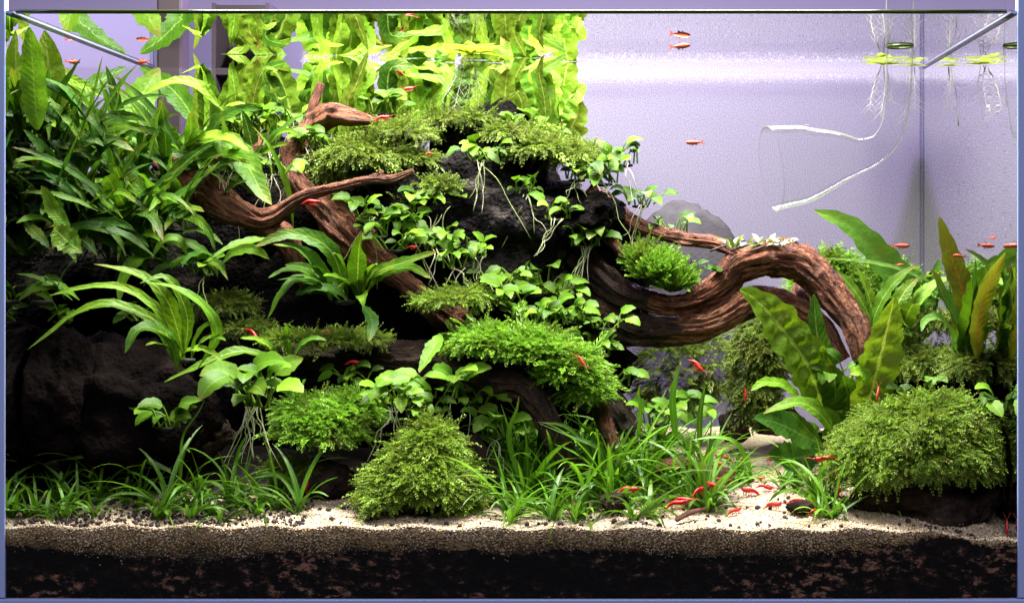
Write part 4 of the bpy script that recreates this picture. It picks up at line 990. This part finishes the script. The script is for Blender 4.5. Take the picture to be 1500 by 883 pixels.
# ------------------------------------------------------------------ glass lily pipe
def lily():
    r = empty('lily_pipe', P(1318, 120, .165), 'clear glass lily shaped outflow pipe hanging from the surface', 'pipe')
    pts = [(1318, -60), (1318, 60), (1317, 120), (1314, 160), (1306, 192), (1290, 214), (1262, 227), (1225, 232), (1180, 240), (1130, 247)]
    rad = [20, 20, 19, 18, 18, 19, 25, 41, 57, 62]
    y = .165; n = 60; seg = 40
    dy = [0, 0, 0, 0, 0, 0, 0, -.001, -.003, -.007]
    C = resample([P(a, b, y + d) for (a, b), d in zip(pts, dy)], n); T = tangents(C)
    cum = np.r_[0, np.cumsum([np.hypot(pts[i + 1][0] - pts[i][0], pts[i + 1][1] - pts[i][1]) for i in range(len(pts) - 1)])]; cum /= cum[-1]
    R = np.interp(np.linspace(0, 1, n + 1), cum, rad) * SZ(1, y)
    N = np.tile(np.array([0, -1., 0]), (n + 1, 1)); N = norm(N - (N * T).sum(1)[:, None] * T); B = np.cross(T, N)
    th = np.linspace(0, 2 * np.pi, seg, endpoint=False)
    def shell(R):
        return (C[:, None] + R[:, None, None] * (np.cos(th)[None, :, None] * N[:, None] + np.sin(th)[None, :, None] * B[:, None])).reshape(-1, 3)
    V = shell(R)
    F = [(i * seg + j, i * seg + (j + 1) % seg, (i + 1) * seg + (j + 1) % seg, (i + 1) * seg + j) for i in range(n) for j in range(seg)]
    o = mesh_obj('pipe_body', V, F, M['pipe'], r)
    rim = V[-seg:]; Vr, Fr, _ = tube(np.vstack([rim, rim[:1]]), [.0004, .0004], 6, 80, False); mesh_obj('pipe_lip', Vr, Fr, M['pipe'], r)
    c0 = P(1318, 66, y); ring = [np.array([c0[0] + .0092 * math.cos(a), y + .0092 * math.sin(a), ZW - .0006]) for a in np.linspace(0, 6.2831, 30)]
    M['menis'] = bpy.data.materials['meniscus']
    V, F, UV = tube(ring, [.0007, .0007], 6, 40, False); mesh_obj('water_ring', V, F, M['menis'], r)
    bv, bf = ico(2); mesh_obj('air_bubble', bv * .0022 + P(1183, 187, y), bf, M['pipe'], r)
lily()

# ------------------------------------------------------------------ shrimp and fish
def sweep(C, ry, rz, seg=8):
    C = np.array(C, float); n = len(C); T = tangents(C); V = []
    for i in range(n):
        up = np.cross(T[i], [0, 1, 0]); up = -up / (np.linalg.norm(up) + 1e-9)
        for j in range(seg):
            a = 2 * math.pi * j / seg; V.append(C[i] + np.array([0, 1, 0]) * ry[i] * math.cos(a) + up * rz[i] * math.sin(a))
    F = [(i * seg + j, i * seg + (j + 1) % seg, (i + 1) * seg + (j + 1) % seg, (i + 1) * seg + j) for i in range(n - 1) for j in range(seg)]
    F += [tuple(range(seg))[::-1], tuple((n - 1) * seg + j for j in range(seg))]
    return np.array(V), F, np.zeros((len(V), 2))
def make_shrimp():
    # unit: body length about 1, head to +x
    C = [(.62, 0, .06), (.50, 0, .05), (.40, 0, .03), (.25, 0, .02), (.08, 0, .05), (-.08, 0, .07), (-.22, 0, .04), (-.34, 0, -.02), (-.44, 0, -.08), (-.56, 0, -.12)]
    b = sweep(C, [.004, .03, .07, .09, .09, .075, .062, .05, .035, .07], [.006, .03, .085, .11, .11, .095, .08, .06, .04, .012], 8)
    o = mesh_obj('shrimp', b[0] * .011, b[1], M['shrimp'])
    for s in (-1, 1):
        V, F, UV = tube(np.array([(.5, .02 * s, .04), (.75, .1 * s, .12), (.95, .22 * s, .06)]) * .011, [.00012, .00006], 3, 4); mesh_obj('antenna', V, F, M['fin'], o)
        e = mesh_obj('eye', I1V * .00035 + np.array((.44, .07 * s, .09)) * .011, I1F, M['eye'], o)
        for k_ in range(4):
            x0 = .30 - .12 * k_; V, F, UV = tube(np.array([(x0, .05 * s, -.05), (x0 + .04, .12 * s, -.16), (x0 - .02, .13 * s, -.26)]) * .011, [.00016, .0001], 3, 4); mesh_obj('leg', V, F, M['shrimp'], o)
    return o
sp = make_shrimp(); first = [True]
def shrimp(px, py, y, rz, label, s=1., tilt=0, group=None, ground=False):
    o = sp if first[0] else copy_tree(sp); first[0] = False
    l = P(px, py, y)
    if ground: l[2] = float(sand_top(np.array(l[0]), y)) + .0028 * s
    o.location = l; o.rotation_euler = (0, math.radians(tilt), math.radians(rz)); o.scale = (s, s, s); tag(o, label, 'shrimp', group); return o
RNG.seed(5)
for a in ((560, 173, .13, 20, 'red shrimp at the end of the branch stub near the crest', 1., -10), (455, 296, .09, 0, 'vivid red shrimp clinging under the thin driftwood arm', 1., 0),
          (370, 489, .095, -30, 'red shrimp on the olive moss beside the narrow fern', 1.1, 40), (24, 272, .06, -30, 'red shrimp hiding in ferns by the left glass', 1.2, 35),
          (450, 712, .045, 80, 'red shrimp beside the bare dark stone at left front', .7, -60), (850, 527, .06, -40, 'red shrimp on the bright moss blanket', .9, 45),
          (1020, 534, .12, -30, 'red shrimp swimming under the driftwood arch', 1.1, 40), (1210, 672, .04, 175, 'large red shrimp on a grass blade left of the moss cushion', 1.35, 5),
          (1380, 608, .04, -40, 'small red shrimp on top of the moss cushion', .8, 45), (1286, 577, .05, 70, 'small red shrimp between upright leaf and moss cushion', .8, -60),
          (1475, 776, .012, 80, 'red shrimp standing upright by the right glass', 1., -75), (1228, 715, .03, 80, 'red shrimp climbing a grass blade in the right tuft', 1., -65),
          (585, 107, .20, -40, 'red shrimp just below the surface among yellow leaves', .9, 30), (597, 131, .19, 20, 'red shrimp on the moss crest below yellow leaves', .9, -15),
          (628, 225, .145, 30, 'small red shrimp on the drooping moss', .5, 0), (1092, 580, .14, 80, 'red shrimp climbing before the grey shade under the arch', .9, -70),
          (603, 362, .10, 0, 'small red shrimp on an anubias leaf in the cluster', .6, 0), (480, 486, .09, 10, 'tiny red shrimp on the long flat moss strip', .5, -10), (518, 531, .10, 0, 'dim red shrimp under the long flat moss strip', 1., 0)):
    shrimp(*a[:5], s=a[5], tilt=a[6])
for px_, py_, rz in ((1140, 672, 0), (1085, 648, 5), (1120, 716, 10), (1100, 722, 170), (1165, 735, 5), (1175, 748, 170), (1195, 752, 60), (1132, 742, 0), (1075, 748, 12), (1190, 735, 190), (1130, 640, 20), (1155, 640, 10),
                     (1040, 720, -20), (1030, 700, 60), (1015, 690, 10), (1050, 690, -20), (1060, 680, 200), (920, 727, 10), (1000, 742, 0), (990, 748, 20), (1025, 728, 20), (1215, 700, 10), (1110, 700, 15), (1235, 745, 190), (1250, 725, 30), (1060, 712, 180)):
    # depth from where the sand lies under that pixel
    yy = .01
    for _ in range(40):
        p = P(px_, py_, yy)
        if p[2] <= float(sand_top(np.array(p[0]), yy)) + .003: break
        yy += .004
    if px_ < 1065: lb, gp = 'red shrimp hiding between blades of the grass carpet', 'shrimp in the grass carpet'
    elif py_ < 690: lb, gp = 'red shrimp on the upper sand path near the small black stones', 'shrimp on the upper sand path'
    elif 1125 < px_ < 1205: lb, gp = 'red shrimp gathered at the small flat stone', 'shrimp at the flat stone'
    else: lb, gp = 'red shrimp on the open front sand beside a grass tuft', 'shrimp on the front sand'
    inn = px_ < 1065    # those in the carpet perch on the blades, a little above the sand
    shrimp(px_, py_ - (10 if inn else 0), max(.008, min(yy, .2) - (.03 if inn else 0)), rz + U(-40, 40), lb, U(.9, 1.25), U(-14, 8), gp, ground=not inn)

def make_fish():
    C = [(.5, 0, 0), (.44, 0, .005), (.34, 0, .01), (.18, 0, .01), (0, 0, .0), (-.18, 0, 0), (-.3, 0, 0), (-.36, 0, 0)]
    b = sweep(C, [.01, .04, .065, .075, .065, .04, .022, .014], [.012, .06, .11, .14, .125, .08, .05, .04], 10)
    o = mesh_obj('fish', b[0] * .012, b[1], M['fish'])
    def fin(nm, pts):
        V = [(x * .012, .0, z * .012) for x, z in pts]; k_ = len(V)
        V = V + [(x, .00012, z) for x, _, z in V]
        F = [tuple(range(k_))[::-1], tuple(range(k_, 2 * k_))] + [(i, (i + 1) % k_, k_ + (i + 1) % k_, k_ + i) for i in range(k_)]
        mesh_obj(nm, V, F, M['fin'], o, smooth=False)
    fin('tail_fin', [(-.35, .03), (-.58, .15), (-.50, .0), (-.58, -.15), (-.35, -.03)])
    fin('dorsal_fin', [(.05, .11), (-.06, .27), (-.10, .08)]); fin('anal_fin', [(-.02, -.10), (-.12, -.22), (-.18, -.06)]); fin('pelvic_fin', [(.14, -.12), (.06, -.24), (.06, -.11)])
    for s in (-1, 1): mesh_obj('eye', I1V * .0005 + np.array((.40, .055 * s, .025)) * .012, I1F, M['eye'], o)
    return o
fp = make_fish(); ff = [True]
for px_, py_, y, rz, s, lab in ((997, 68, .135, 0, 1.15, 'small red fish just under the surface, mirrored above'), (1017, 209, .16, 180, 1.0, 'small orange fish alone before the frosted back'),
                          (1320, 360, .17, 5, 1.05, 'small red fish above the long leaning leaf'), (1445, 360, .035, 8, .9, 'small red fish near the right glass, mirrored in the pane'), (1282, 348, .25, 150, .7, 'tiny faint fish behind the long leaning leaf'), (209, 91, .19, 170, .85, 'small orange fish at the surface before the dark posts'), (1405, 375, .07, 190, .7, 'tiny fish behind the red brown leaf'), (1318, 388, .15, 0, .5, 'tiny red fish fry by the long leaning leaf')):
    o = fp if ff[0] else copy_tree(fp); ff[0] = False
    o.location = P(px_, py_, y); o.rotation_euler = (0, math.radians(U(-6, 6)), math.radians(rz)); o.scale = (s, s, s); tag(o, lab, 'fish')
